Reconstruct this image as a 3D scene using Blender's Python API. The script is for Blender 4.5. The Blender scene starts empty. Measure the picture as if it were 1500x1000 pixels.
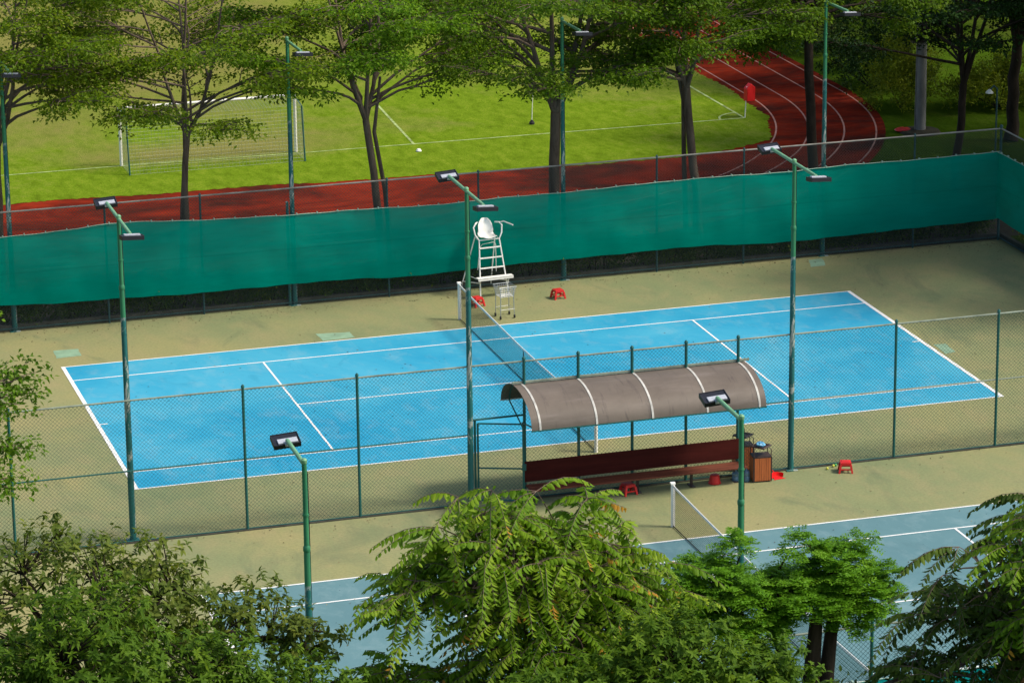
import bpy, math, random
import numpy as np
from mathutils import Vector, Matrix

S = bpy.context.scene
R = math.radians
# ------------------------------------------------------------------ camera, sky, sun, exposure
cam = bpy.data.cameras.new("camera"); co = bpy.data.objects.new("camera", cam); S.collection.objects.link(co)
YAW, PIT, ROL = 2.89943475e-01, 2.92763383e-01, -1.19651580e-02
fw = Vector((math.sin(YAW)*math.cos(PIT), math.cos(YAW)*math.cos(PIT), -math.sin(PIT)))
r0 = fw.cross(Vector((0, 0, 1))).normalized(); u0 = r0.cross(fw)
r1 = math.cos(ROL)*r0 + math.sin(ROL)*u0; u1 = -math.sin(ROL)*r0 + math.cos(ROL)*u0
M = Matrix((r1, u1, -fw)).transposed().to_4x4(); M.translation = Vector((-26.0978377, -86.4010897, 28.3651533))
co.matrix_world = M
cam.sensor_width = 36; cam.lens = 5035.52/1500*36; cam.clip_start = 1; cam.clip_end = 3000
S.camera = co
SUN_EL, SUN_AZ = R(50), R(114)          # azimuth clockwise from +Y
w = bpy.data.worlds.new("World"); S.world = w; w.use_nodes = True
nt = w.node_tree; bg = nt.nodes["Background"]; sky = nt.nodes.new("ShaderNodeTexSky")
sky.sky_type = 'NISHITA'; sky.sun_disc = False; sky.sun_elevation = SUN_EL; sky.sun_rotation = SUN_AZ
sky.air_density = 1.0; sky.dust_density = 2.5
nt.links.new(sky.outputs[0], bg.inputs[0]); bg.inputs[1].default_value = 0.15
sl = bpy.data.lights.new("sun", 'SUN'); so = bpy.data.objects.new("sun", sl); S.collection.objects.link(so)
sl.energy = 2.8; sl.angle = R(11); sl.color = (1.0, 0.93, 0.82)
sd = Vector((math.sin(SUN_AZ)*math.cos(SUN_EL), math.cos(SUN_AZ)*math.cos(SUN_EL), math.sin(SUN_EL)))
so.rotation_euler = sd.to_track_quat('Z', 'Y').to_euler(); so.location = (40, -10, 60)
S.view_settings.view_transform = 'Standard'; S.view_settings.look = 'None'
S.view_settings.exposure = 0.45; S.view_settings.gamma = 1.0
S.cycles.max_bounces = 6; S.cycles.transparent_max_bounces = 8
S.cycles.use_denoising = True

# ------------------------------------------------------------------ materials
def lin(r, g, b):
    f = lambda c: (c/255/12.92 if c/255 <= 0.04045 else ((c/255+0.055)/1.055)**2.4)
    return (f(r), f(g), f(b), 1)
class NB:
    def __init__(s, name):
        s.m = bpy.data.materials.new(name); s.m.use_nodes = True; s.t = s.m.node_tree
        s.b = s.t.nodes["Principled BSDF"]; s.co = None
    def n(s, ty, **k):
        x = s.t.nodes.new("ShaderNode"+ty)
        for a, v in k.items(): setattr(x, a, v)
        return x
    def l(s, a, b): s.t.links.new(a, b)
    def coord(s, scale=(1, 1, 1)):
        if s.co is None: s.co = s.n("TexCoord")
        mp = s.n("Mapping"); mp.inputs["Scale"].default_value = scale
        s.l(s.co.outputs["Object"], mp.inputs[0]); return mp.outputs[0]
    def noise(s, scale, detail=4, rough=0.6, stretch=(1, 1, 1), dist=0.0):
        x = s.n("TexNoise"); x.inputs["Scale"].default_value = scale; x.inputs["Detail"].default_value = detail
        x.inputs["Roughness"].default_value = rough; x.inputs["Distortion"].default_value = dist
        s.l(s.coord(stretch), x.inputs["Vector"]); return x.outputs[0]
    def ramp(s, fac, stops):
        r = s.n("ValToRGB"); e = r.color_ramp.elements
        while len(e) < len(stops): e.new(0.5)
        for i, (p, c) in enumerate(stops):
            e[i].position = p; e[i].color = c if len(c) == 4 else (*c, 1)
        s.l(fac, r.inputs[0]); return r.outputs[0]
    def mix(s, fac, a, b, mode='MIX'):
        x = s.n("Mix", data_type='RGBA', blend_type=mode)
        for sock, v in ((x.inputs[0], fac), (x.inputs[6], a), (x.inputs[7], b)):
            if hasattr(v, 'is_output') or isinstance(v, bpy.types.NodeSocket): s.l(v, sock)
            else: sock.default_value = v
        return x.outputs[2]
    def bump(s, h, strength=0.3, dist=0.02):
        b = s.n("Bump"); b.inputs["Strength"].default_value = strength; b.inputs["Distance"].default_value = dist
        s.l(h, b.inputs["Height"]); s.l(b.outputs[0], s.b.inputs["Normal"])
    def done(s, col, rough=0.7, spec=0.3, metal=0.0):
        if isinstance(col, bpy.types.NodeSocket): s.l(col, s.b.inputs["Base Color"])
        else: s.b.inputs["Base Color"].default_value = col
        s.b.inputs["Roughness"].default_value = rough; s.b.inputs["Specular IOR Level"].default_value = spec
        s.b.inputs["Metallic"].default_value = metal
        return s.m
def g(v): return (v, v, v, 1)
def sc(c, k): return (c[0]*k, c[1]*k, c[2]*k, 1)
def simple(name, col, rough=0.6, spec=0.3, metal=0.0, var=0.25, scale=6, stretch=(1, 1, 1)):
    m = NB(name); n = m.noise(scale, 5, 0.65, stretch)
    return m.done(m.ramp(n, [(0.3, sc(col, 1-var)), (0.7, sc(col, 1+var*0.6))]), rough, spec, metal)
WHITE = (0.80, 0.79, 0.74, 1)
def paving():
    m = NB("green_court_paving")
    a = m.noise(0.16, 5, 0.6, dist=0.6); b = m.noise(1.1, 6, 0.68, (1, 0.6, 1), 0.4); c = m.noise(14, 3, 0.7)
    col = m.ramp(a, [(0.32, (0.175, 0.215, 0.105)), (0.5, (0.242, 0.253, 0.116)), (0.68, (0.315, 0.285, 0.120))])
    col = m.mix(m.ramp(b, [(0.45, g(0)), (0.72, g(0.55))]), col, (0.33, 0.27, 0.135, 1))
    d = m.noise(0.42, 6, 0.7, (1, 0.5, 1), 0.8)
    col = m.mix(m.ramp(d, [(0.56, g(0)), (0.70, g(0.6))]), col, (0.12, 0.155, 0.085, 1))
    col = m.mix(m.ramp(c, [(0.35, g(0.35)), (0.6, g(0))]), col, (0.14, 0.14, 0.07, 1))
    sp = m.noise(5.5, 2, 0.5); col = m.mix(m.ramp(sp, [(0.77, g(0)), (0.79, g(0.5))]), col, (0.07, 0.07, 0.04, 1))
    m.bump(c, 0.15, 0.01); return m.done(col, 0.95, 0.06)
def bluepaint(name, c0, c1, c2, stain):
    m = NB(name); a = m.noise(0.22, 5, 0.6, dist=0.5); b = m.noise(1.6, 6, 0.7, (1, 0.6, 1), 0.3)
    col = m.ramp(a, [(0.3, c0), (0.5, c1), (0.7, c2)])
    col = m.mix(m.ramp(b, [(0.5, g(0)), (0.78, g(stain))]), col, (0.32, 0.42, 0.42, 1))
    b2 = m.noise(0.7, 6, 0.75, (1, 0.55, 1), 1.2)
    col = m.mix(m.ramp(b2, [(0.58, g(0)), (0.75, g(0.45))]), col, sc(c0, 0.75))
    sp = m.noise(7.5, 2, 0.5); col = m.mix(m.ramp(sp, [(0.745, g(0)), (0.76, g(0.75))]), col, (0.03, 0.05, 0.06, 1))
    f = m.noise(30, 2, 0.6); m.bump(f, 0.12, 0.006)
    return m.done(col, 0.9, 0.07)
def lawn(name, gr, br, amt, big=0.09):
    m = NB(name); a = m.noise(big, 5, 0.65, dist=0.5); b = m.noise(2.2, 6, 0.75, (1, 0.45, 1)); c = m.noise(22, 3, 0.8, (1, 0.4, 1))
    col = m.ramp(b, [(0.3, sc(gr, 0.60)), (0.5, gr), (0.72, (gr[0]*1.55, gr[1]*1.25, gr[2]*2, 1))])
    # worn, drier turf towards the far end of the pitch
    sx = m.n("SeparateXYZ"); m.l(m.coord(), sx.inputs[0])
    mr = m.n("MapRange"); m.l(sx.outputs[1], mr.inputs[0]); mr.inputs[1].default_value = 28; mr.inputs[2].default_value = 46
    mr.inputs[3].default_value = 0.0; mr.inputs[4].default_value = 0.42
    mx = m.n("MapRange"); m.l(sx.outputs[0], mx.inputs[0]); mx.inputs[1].default_value = 12; mx.inputs[2].default_value = -6
    mx.inputs[3].default_value = 0.35; mx.inputs[4].default_value = 1.0
    mm = m.n("Math", operation='MULTIPLY'); m.l(mr.outputs[0], mm.inputs[0]); m.l(mx.outputs[0], mm.inputs[1])
    # bare patch in the goal mouth
    vm = m.n("VectorMath", operation='DISTANCE'); m.l(m.coord((0.42, 1, 1)), vm.inputs[0]); vm.inputs[1].default_value = (-1.05, 29.6, 0)
    gd = m.n("MapRange"); m.l(vm.outputs["Value"], gd.inputs[0]); gd.inputs[1].default_value = 0.4; gd.inputs[2].default_value = 3.0
    gd.inputs[3].default_value = 0.30; gd.inputs[4].default_value = 0.0
    ad = m.n("Math", operation='ADD'); m.l(mm.outputs[0], ad.inputs[0]); m.l(gd.outputs[0], ad.inputs[1])
    ad2 = m.n("Math", operation='ADD'); m.l(ad.outputs[0], ad2.inputs[0]); m.l(a, ad2.inputs[1])
    e = m.n("Math", operation='MULTIPLY_ADD'); m.l(b, e.inputs[0]); e.inputs[1].default_value = 0.3; m.l(ad2.outputs[0], e.inputs[2])
    col = m.mix(m.ramp(e.outputs[0], [(0.70, g(0)), (0.95, g(amt))]), col, br)
    col = m.mix(m.ramp(c, [(0.35, g(0.45)), (0.6, g(0))]), col, sc(gr, 0.4))
    m.bump(c, 0.5, 0.04); return m.done(col, 1.0, 0.0)
def track():
    m = NB("red_track_rubber"); a = m.noise(0.35, 6, 0.72, (0.55, 1, 1), 1.0); b = m.noise(2.5, 5, 0.7)
    col = m.ramp(a, [(0.36, (0.045, 0.014, 0.010)), (0.48, (0.125, 0.015, 0.008)), (0.64, (0.26, 0.026, 0.010))])
    col = m.mix(m.ramp(b, [(0.45, g(0)), (0.75, g(0.45))]), col, (0.10, 0.035, 0.02, 1))
    f = m.noise(25, 2); m.bump(f, 0.3, 0.01); return m.done(col, 1.0, 0.0)
def polepaint(name, up, lo, peel, zsplit, pscale=3.0, amount=0.53):
    m = NB(name); n = m.noise(pscale, 6, 0.7, (1, 1, 0.35), 0.5)
    sx = m.n("SeparateXYZ"); m.l(m.coord(), sx.inputs[0])
    st = m.n("MapRange"); m.l(sx.outputs[2], st.inputs[0]); st.inputs[1].default_value = zsplit-0.02; st.inputs[2].default_value = zsplit+0.02
    col = m.mix(st.outputs[0], lo, up)
    pl = m.ramp(n, [(amount, g(0)), (amount+0.03, g(0.9))])
    inv = m.n("Math", operation='SUBTRACT'); inv.inputs[0].default_value = 1.0; m.l(st.outputs[0], inv.inputs[1])
    mu = m.n("Math", operation='MULTIPLY'); m.l(pl, mu.inputs[0]); m.l(inv.outputs[0], mu.inputs[1])
    col = m.mix(mu.outputs[0], col, peel)
    d = m.noise(9, 4, 0.6, (1, 1, 0.2)); col = m.mix(m.ramp(d, [(0.4, g(0.25)), (0.6, g(0))]), col, sc(lo, 0.5))
    return m.done(col, 0.45, 0.4)
def netcloth(name, c1, c2, alpha):
    m = NB(name); sz = m.n("SeparateXYZ"); m.l(m.coord(), sz.inputs[0]); a = m.noise(0.5, 5, 0.65, (0.6, 1, 2.2), 0.6); b = m.noise(3.5, 5, 0.7, (0.35, 1, 3))
    col = m.ramp(a, [(0.3, c1), (0.7, c2)])
    col = m.mix(m.ramp(b, [(0.45, g(0)), (0.8, g(0.35))]), col, sc(c1, 0.62))
    wv = m.n("Math", operation='COMPARE'); m.l(sz.outputs[2], wv.inputs[0]); wv.inputs[1].default_value = 1.78; wv.inputs[2].default_value = 0.022
    w2 = m.n("Math", operation='MULTIPLY'); m.l(wv.outputs[0], w2.inputs[0]); w2.inputs[1].default_value = 0.22
    col = m.mix(w2.outputs[0], col, sc(c1, 0.5))
    m.done(col, 1.0, 0.0)
    tl = m.n("BsdfTranslucent"); m.l(col, tl.inputs[0]); mx = m.n("MixShader"); mx.inputs[0].default_value = 0.22
    out = m.t.nodes["Material Output"]; m.l(m.b.outputs[0], mx.inputs[1]); m.l(tl.outputs[0], mx.inputs[2])
    tr = m.n("BsdfTransparent"); m2 = m.n("MixShader"); m2.inputs[0].default_value = 1-alpha
    m.l(mx.outputs[0], m2.inputs[1]); m.l(tr.outputs[0], m2.inputs[2]); m.l(m2.outputs[0], out.inputs[0])
    return m.m
def bark(name, c1, c2):
    m = NB(name); n = m.noise(5, 6, 0.7, (1, 1, 0.22), 0.6); m.bump(n, 0.8, 0.03)
    return m.done(m.ramp(n, [(0.3, c1), (0.7, c2)]), 0.9, 0.15)
def leafmat(name, stops, trans=0.32, rough=0.5):
    m = NB(name); at = m.n("Attribute", attribute_name="v")
    col = m.ramp(at.outputs["Fac"], stops)
    m.done(col, rough, 0.12)
    tl = m.n("BsdfTranslucent"); c2 = m.mix(1.0, col, (1.35, 1.3, 0.55, 1), 'MULTIPLY'); m.l(c2, tl.inputs[0])
    mx = m.n("MixShader"); mx.inputs[0].default_value = trans
    m.l(m.b.outputs[0], mx.inputs[1]); m.l(tl.outputs[0], mx.inputs[2]); m.l(mx.outputs[0], m.t.nodes["Material Output"].inputs[0])
    return m.m

MT = dict(
    paving=paving(),
    blue=bluepaint("bright_blue_court_paint", (0.018, 0.255, 0.42, 1), (0.042, 0.315, 0.465, 1), (0.080, 0.37, 0.50, 1), 0.28),
    blue2=bluepaint("worn_blue_court_paint", (0.095, 0.190, 0.205, 1), (0.112, 0.215, 0.228, 1), (0.135, 0.235, 0.238, 1), 0.32),
    line=simple("white_line_paint", WHITE, 0.7, 0.2, 0, 0.14, 3),
    trackline=simple("faded_track_line_paint", (0.42, 0.20, 0.14, 1), 0.8, 0.2, 0, 0.35, 2),
    chalk=simple("chalk_line_on_grass", (0.34, 0.42, 0.15, 1), 0.9, 0.05, 0, 0.6, 3),
    patch=simple("pale_green_patch_paint", (0.235, 0.36, 0.235, 1), 0.8, 0.2, 0, 0.25, 2.5),
    lawn=lawn("mown_grass", (0.142, 0.225, 0.012, 1), (0.22, 0.185, 0.06, 1), 0.85),
    verge=lawn("shaded_rough_grass", (0.050, 0.095, 0.006, 1), (0.07, 0.06, 0.02, 1), 0.6, 0.3),  # rough grass with tree shade worked into a darker base colour
    track=track(),
    soil=simple("dark_soil", (0.05, 0.045, 0.028, 1), 0.95, 0.1, 0, 0.4, 2),
    concrete=simple("weathered_concrete", (0.20, 0.195, 0.18, 1), 0.85, 0.2, 0, 0.4, 3, (1, 1, 0.3)),
    kerb=simple("dark_kerb_concrete", (0.07, 0.07, 0.055, 1), 0.9, 0.2, 0, 0.4, 4),  # dark mottled concrete tone shared by all kerbs
    pole=polepaint("peeling_pole_paint", (0.035, 0.20, 0.085, 1), (0.016, 0.125, 0.115, 1), (0.42, 0.44, 0.38, 1), 5.6),
    arm=simple("sunlit_green_arm_paint", (0.15, 0.34, 0.17, 1), 0.5, 0.4, 0, 0.2, 5),  # arm green lightened in colour for the sun falling on it
    post=polepaint("fence_post_paint", (0.012, 0.10, 0.085, 1), (0.012, 0.10, 0.085, 1), (0.10, 0.12, 0.09, 1), 50, 4, 0.64),
    farpost=simple("dull_fence_post_paint", (0.03, 0.085, 0.085, 1), 0.5, 0.3, 0, 0.4, 4),
    rail=simple("worn_sunlit_top_rail_paint", (0.24, 0.28, 0.21, 1), 0.5, 0.4, 0, 0.55, 1.6),  # mottled grey-green, pale because sunlight on the rail is painted in
    farrail=simple("rusty_grey_rail", (0.27, 0.25, 0.21, 1), 0.6, 0.3, 0, 0.45, 1.6),
    wire=simple("green_coated_wire", (0.02, 0.085, 0.07, 1), 0.5, 0.3, 0, 0.2, 3),
    farwire=simple("dark_wire", (0.035, 0.05, 0.045, 1), 0.6, 0.3, 0, 0.2, 3),
    screen=netcloth("teal_windscreen_mesh", (0.0, 0.225, 0.158, 1), (0.0, 0.285, 0.205, 1), 0.92),
    screen2=netcloth("bright_teal_windscreen_mesh", (0.0, 0.26, 0.25, 1), (0.0, 0.34, 0.32, 1), 0.97),
    hem=simple("pale_screen_hem", (0.30, 0.42, 0.33, 1), 0.7, 0.2, 0, 0.3, 2),
    cord=simple("black_net_cord", (0.02, 0.022, 0.022, 1), 0.7, 0.2),
    whitecord=simple("white_net_cord", (0.38, 0.40, 0.30, 1), 0.8, 0.2),
    white=simple("white_enamel", (0.86, 0.83, 0.74, 1), 0.6, 0.15, 0, 0.1, 4),
    rib=simple("grimy_white_strip", (0.52, 0.50, 0.44, 1), 0.7, 0.15, 0, 0.35, 4),
    band=simple("white_net_band", (0.72, 0.71, 0.66, 1), 0.7, 0.2, 0, 0.15, 3),
    black=simple("black_housing", (0.014, 0.014, 0.018, 1), 0.45, 0.4, 0, 0.3, 6),
    alu=simple("brushed_aluminium", (0.52, 0.53, 0.55, 1), 0.5, 0.5, 0.3, 0.15, 8),
    lens=simple("lamp_glass", (0.05, 0.055, 0.065, 1), 0.15, 0.6),
    chrome=simple("dull_chrome_wire", (0.42, 0.43, 0.42, 1), 0.4, 0.5, 0.5, 0.2, 9),
    rubber=simple("dark_rubber", (0.02, 0.02, 0.02, 1), 0.8),
    red=simple("red_plastic", (0.62, 0.022, 0.02, 1), 0.4, 0.4, 0, 0.15, 5),
    flagred=simple("red_vinyl", (0.72, 0.012, 0.012, 1), 0.5, 0.3, 0, 0.1, 3),
    bluebag=simple("pale_blue_plastic_bag", (0.16, 0.45, 0.68, 1), 0.35, 0.5, 0, 0.4, 12),
    bottle=simple("clear_blue_plastic", (0.10, 0.20, 0.28, 1), 0.15, 0.6, 0, 0.4, 9),
    ballm=simple("yellow_felt", (0.62, 0.60, 0.10, 1), 0.9, 0.1),
    ballg=simple("green_felt", (0.10, 0.42, 0.12, 1), 0.9, 0.1),
    frame=simple("dark_brown_metal", (0.045, 0.028, 0.024, 1), 0.5, 0.4, 0, 0.3, 8),
    seatwood=simple("worn_seat_timber", (0.14, 0.045, 0.026, 1), 0.7, 0.12, 0, 0.5, 3, (0.3, 4, 4)),
    backwood=simple("maroon_painted_timber", (0.058, 0.010, 0.007, 1), 0.7, 0.08, 0, 0.35, 2.5, (0.3, 1, 3)),
    slat=simple("orange_brown_slats", (0.46, 0.13, 0.04, 1), 0.5, 0.3, 0, 0.25, 4, (4, 4, 0.4)),
    sheet=None, bark=bark("grey_brown_bark", (0.075, 0.052, 0.036, 1), (0.19, 0.14, 0.10, 1)),
    dbark=bark("dark_bark", (0.012, 0.009, 0.006, 1), (0.045, 0.032, 0.022, 1)),
)
def roofsheet():
    m = NB("smoky_brown_roof_sheet"); a = m.noise(0.8, 5, 0.65, (0.8, 1, 1)); b = m.noise(3.2, 6, 0.7, (2.2, 0.25, 0.25), 0.4)
    col = m.ramp(a, [(0.3, (0.112, 0.090, 0.070)), (0.7, (0.168, 0.136, 0.105))])
    col = m.mix(m.ramp(b, [(0.56, g(0)), (0.72, g(0.7))]), col, (0.055, 0.042, 0.04, 1))
    c = m.noise(1.3, 5, 0.7, (0.3, 2, 2)); col = m.mix(m.ramp(c, [(0.55, g(0)), (0.75, g(0.35))]), col, (0.28, 0.23, 0.20, 1))
    return m.done(col, 0.5, 0.2)
MT['sheet'] = roofsheet()

# ------------------------------------------------------------------ geometry helpers
class G:
    def __init__(s): s.v = []; s.f = []; s.a = []
    def add(s, v, f):
        o = len(s.v); s.v += [tuple(p) for p in v]; s.f += [tuple(i+o for i in q) for q in f]; return s
    def box(s, c, d, rot=None, bev=0.0):
        x, y, z = d[0]/2, d[1]/2, d[2]/2
        V = [Vector((a, b, e)) for a in (-x, x) for b in (-y, y) for e in (-z, z)]
        if rot is not None: V = [rot @ p for p in V]
        c = Vector(c); V = [p+c for p in V]
        return s.add(V, [(0, 1, 3, 2), (4, 6, 7, 5), (0, 4, 5, 1), (2, 3, 7, 6), (0, 2, 6, 4), (1, 5, 7, 3)])
    def tube(s, pts, rad, n=8, cap=True):
        pts = [Vector(p) for p in pts]
        if not hasattr(rad, '__len__'): rad = [rad]*len(pts)
        o = len(s.v); prev = None
        for i, p in enumerate(pts):
            t = (pts[min(i+1, len(pts)-1)]-pts[max(i-1, 0)]).normalized()
            if prev is None:
                a = Vector((0, 0, 1)) if abs(t.z) < 0.9 else Vector((1, 0, 0)); x = t.cross(a).normalized()
            else: x = (prev - t*prev.dot(t)).normalized()
            prev = x; y = t.cross(x)
            for k in range(n):
                an = 2*math.pi*k/n; s.v.append(tuple(p+(x*math.cos(an)+y*math.sin(an))*rad[i]))
        for i in range(len(pts)-1):
            for k in range(n):
                a = o+i*n+k; b = o+i*n+(k+1) % n; s.f.append((a, b, b+n, a+n))
        if cap:
            s.f.append(tuple(o+k for k in reversed(range(n)))); e = o+(len(pts)-1)*n; s.f.append(tuple(e+k for k in range(n)))
        return s
    def lathe(s, prof, n=16, c=(0, 0, 0)):
        o = len(s.v)
        for r, z in prof:
            for k in range(n):
                an = 2*math.pi*k/n; s.v.append((c[0]+r*math.cos(an), c[1]+r*math.sin(an), c[2]+z))
        for i in range(len(prof)-1):
            for k in range(n):
                a = o+i*n+k; b = o+i*n+(k+1) % n; s.f.append((a, b, b+n, a+n))
        s.f.append(tuple(o+k for k in reversed(range(n)))); e = o+(len(prof)-1)*n; s.f.append(tuple(e+k for k in range(n)))
        return s
def mesh(name, gm, mat, smooth=False):
    me = bpy.data.meshes.new(name); me.from_pydata(gm.v, [], gm.f); me.materials.append(mat)
    if smooth:
        me.shade_smooth()
        try: me.set_sharp_from_angle(angle=R(40))
        except Exception: pass
    me.update(); return me
def obj(name, gm, mat, parent=None, smooth=False, loc=None, bevel=0.0):
    o = bpy.data.objects.new(name, mesh(name, gm, mat, smooth)); S.collection.objects.link(o)
    if parent: o.parent = parent
    if loc: o.location = loc
    if bevel:
        b = o.modifiers.new("bevel", 'BEVEL'); b.width = bevel; b.segments = 2; b.limit_method = 'ANGLE'
    return o
def tag(o, label, cat, group=None, kind=None):
    if label: o["label"] = label
    if cat: o["category"] = cat
    if group: o["group"] = group
    if kind: o["kind"] = kind
    return o
def thing(name, label, cat, loc=(0, 0, 0), rz=0, group=None):
    o = bpy.data.objects.new(name, None); S.collection.objects.link(o); o.location = loc; o.rotation_euler = (0, 0, rz)
    o.empty_display_size = 0.3
    return tag(o, label, cat, group)
def dup(root, loc, rz=None, label=None):
    def cp(o, par):
        c = o.copy(); S.collection.objects.link(c); c.parent = par
        for ch in list(o.children): cp(ch, c)
        return c
    r = cp(root, None); r.location = loc
    if rz is not None: r.rotation_euler = (0, 0, rz)
    if label: r["label"] = label
    return r
def struct(name, gm, mat):
    o = obj(name, gm, mat); o["kind"] = "structure"; return o
def poly(pts, z): 
    return G().add([(x, y, z) for x, y in pts], [tuple(range(len(pts)))])
def rect(x0, y0, x1, y1, z, gm=None):
    gm = gm or G(); return gm.add([(x0, y0, z), (x1, y0, z), (x1, y1, z), (x0, y1, z)], [(0, 1, 2, 3)])
def strip(pts, wd, z, gm):
    P = [Vector((x, y)) for x, y in pts]; V = []
    for i, p in enumerate(P):
        t = (P[min(i+1, len(P)-1)]-P[max(i-1, 0)]).normalized(); nn = Vector((-t.y, t.x))*wd/2
        V += [(*(p+nn), z), (*(p-nn), z)]
    return gm.add(V, [(2*i, 2*i+1, 2*i+3, 2*i+2) for i in range(len(P)-1)])
def wires(origin, ux, uz, W, H, sp, r, diag=True, sag=None, gm=None, piece=0.6):
    """cords of a mesh filling a W x H rectangle spanned by unit vectors ux, uz"""
    gm = gm or G(); o0 = Vector(origin); ux = Vector(ux); uz = Vector(uz); nn = ux.cross(uz).normalized()
    segs = []
    if diag:
        k = -H
        while k < W:
            for sgn in (1, -1):
                if sgn == 1: a0, b0 = k, k+H
                else: a0, b0 = k+H, k
                # line x = a0 + (b0-a0)*z/H, clip
                z0, z1 = 0.0, H
                if sgn == 1:
                    if k < 0: z0 = -k
                    if k+H > W: z1 = W-k
                else:
                    if k+H > W: z0 = k+H-W
                    if k < 0: z1 = k+H
                if z1-z0 > 0.02:
                    f = lambda z: (a0+(b0-a0)*z/H, z)
                    segs.append((f(z0), f(z1)))
            k += sp
    else:
        x = 0.0
        while x <= W+1e-6: segs.append(((x, 0), (x, H))); x += sp
        z = 0.0
        while z <= H+1e-6: segs.append(((0, z), (W, z))); z += sp
    for (xa, za), (xb, zb) in segs:
        L = math.hypot(xb-xa, zb-za); m_ = max(1, int(L/piece))
        dx, dz = (xb-xa)/L, (zb-za)/L; sd2 = ux*(-dz)+uz*dx
        ring = [sd2*r, (nn*0.87-sd2*0.5)*r, (-nn*0.87-sd2*0.5)*r]; V = []; F = []
        for i in range(m_+1):
            t = i/m_; x = xa+(xb-xa)*t; z = za+(zb-za)*t
            if sag: z = z*sag(x)
            p = o0+ux*x+uz*z; V += [p+q for q in ring]
            if i: 
                b = 3*(i-1); F += [(b+j, b+(j+1) % 3, b+3+(j+1) % 3, b+3+j) for j in range(3)]
        gm.add(V, F)
    return gm
# ------------------------------------------------------------------ ground, courts, track, pitch
rn = random.Random(5)
struct("ground", rect(-400, -400, 500, 700, -0.02), MT['verge'])
struct("court_paving", rect(-18.6, -28.15, 18.6, 9.75, 0.0), MT['paving'])
struct("planting_strip", rect(-60, 9.75, 60, 12.9, -0.012), MT['soil'])
CX = 11.885
for cy, mt in ((0, 'blue'), (-18.75, 'blue2')):
    struct("tennis_court", rect(-CX, cy-5.485, CX, cy+5.485, 0.004), MT[mt])
    L = G(); z = 0.008; h = 0.025
    for s in (-1, 1):
        strip([(-CX, cy+s*5.46), (CX, cy+s*5.46)], 0.055, z, L)
        strip([(-CX, cy+s*4.115), (CX, cy+s*4.115)], 0.055, z, L)
        strip([(s*(CX-0.05), cy-5.485), (s*(CX-0.05), cy+5.485)], 0.11, z+0.0015, L)
        strip([(s*6.4, cy-4.115), (s*6.4, cy+4.115)], 0.055, z+0.0015, L)
        strip([(s*(CX-0.10), cy), (s*(CX-0.32), cy)], 0.06, z+0.003, L)
    strip([(-6.4, cy), (6.4, cy)], 0.055, z+0.003, L)
    struct("court_lines", L, MT['line'])
for q in ([(-11.83, 7.13), (-11.12, 7.11), (-11.15, 6.41), (-11.86, 6.36)], [(-4.33, 6.34), (-3.36, 6.20), (-3.35, 5.62), (-4.30, 5.58)],
          [(12.00, 9.12), (12.47, 9.14), (12.27, 8.36), (11.78, 8.36)], [(12.03, -0.42), (12.40, -0.45), (12.33, -1.28), (11.99, -1.36)]):
    pts = []
    for i in range(4):
        a, b = q[i], q[(i+1) % 4]
        for k in range(6):
            t = k/6; pts.append((a[0]+(b[0]-a[0])*t+rn.uniform(-.015, .015), a[1]+(b[1]-a[1])*t+rn.uniform(-.015, .015)))
    struct("surface_patch", poly(pts, 0.004), MT['patch'])
AC = (4.5, 31.0)
def corner(rr, far=90, left=-70, n=40):
    p = [(AC[0]+rr, far), (AC[0]+rr, 60)]
    p += [(AC[0]+rr*math.cos(-a*math.pi/2/n), AC[1]+rr*math.sin(-a*math.pi/2/n)) for a in range(n+1)]
    return p+[(-30, AC[1]-rr), (left, AC[1]-rr)]
struct("running_track", poly(corner(17.75)+[(-70, 90)], -0.008), MT['track'])
TL = G()
for rr in (13.85, 15.0, 16.28, 17.42): strip(corner(rr), 0.06, -0.004, TL)
struct("track_lines", TL, MT['trackline'])
inner = [(-70, 24.9), (-30, 24.6), (-10.72, 24.32), (-1.5, 23.92), (4.5, 23.4), (10.3, 23.09), (13.2, 23.15), (15.0, 23.56), (16.57, 24.53), (17.24, 26.08), (17.74, 27.74), (17.96, 30.02), (18.02, 32.2), (18.0, 38), (18.1, 50), (18.1, 90)]
ip = []
for i in range(len(inner)-1):
    a, b = Vector(inner[i]), Vector(inner[i+1]); L_ = (b-a).length; n_ = max(2, int(L_/0.12)); nn = Vector((-(b-a).y, (b-a).x)).normalized()
    for k in range(n_):
        p = a+(b-a)*k/n_+nn*(rn.uniform(-.07, .07)+0.08*math.sin(i*3+k*0.11)); ip.append((p.x, p.y))
struct("sports_pitch", poly(ip+[(-70, 90)], 0.0), MT['lawn'])
CL = G()
strip([(-30, 28.3), (-5.9, 28.30), (0.5, 28.08), (12, 27.97), (16.91, 27.92)], 0.09, 0.006, CL)
strip([(16.91, 27.9), (16.83, 33.1), (16.9, 60)], 0.09, 0.009, CL)
strip([(4.50, 27.95), (4.79, 33.2), (4.9, 35)], 0.09, 0.009, CL)
strip([(16.9+0.9*math.cos(a), 27.9+0.9*math.sin(a)) for a in np.linspace(math.pi, math.pi/2, 14)], 0.08, 0.012, CL)
struct("pitch_lines", CL, MT['chalk'])

# ------------------------------------------------------------------ fences
def post(x, y, h, r, mat, par, cap=True):
    gg = G(); gg.tube([(x, y, 0), (x, y, h)], r, 8); gg.lathe([(r*1.25, h-0.02), (r*1.25, h+0.01), (r*0.5, h+0.05)], 8, (x, y, 0))
    return obj("post", gg, MT[mat], par, True)
def rail(name, p, q, r, mat, par): return obj(name, G().tube([p, q], r, 8), MT[mat], par, True)
H = 3.62
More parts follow.
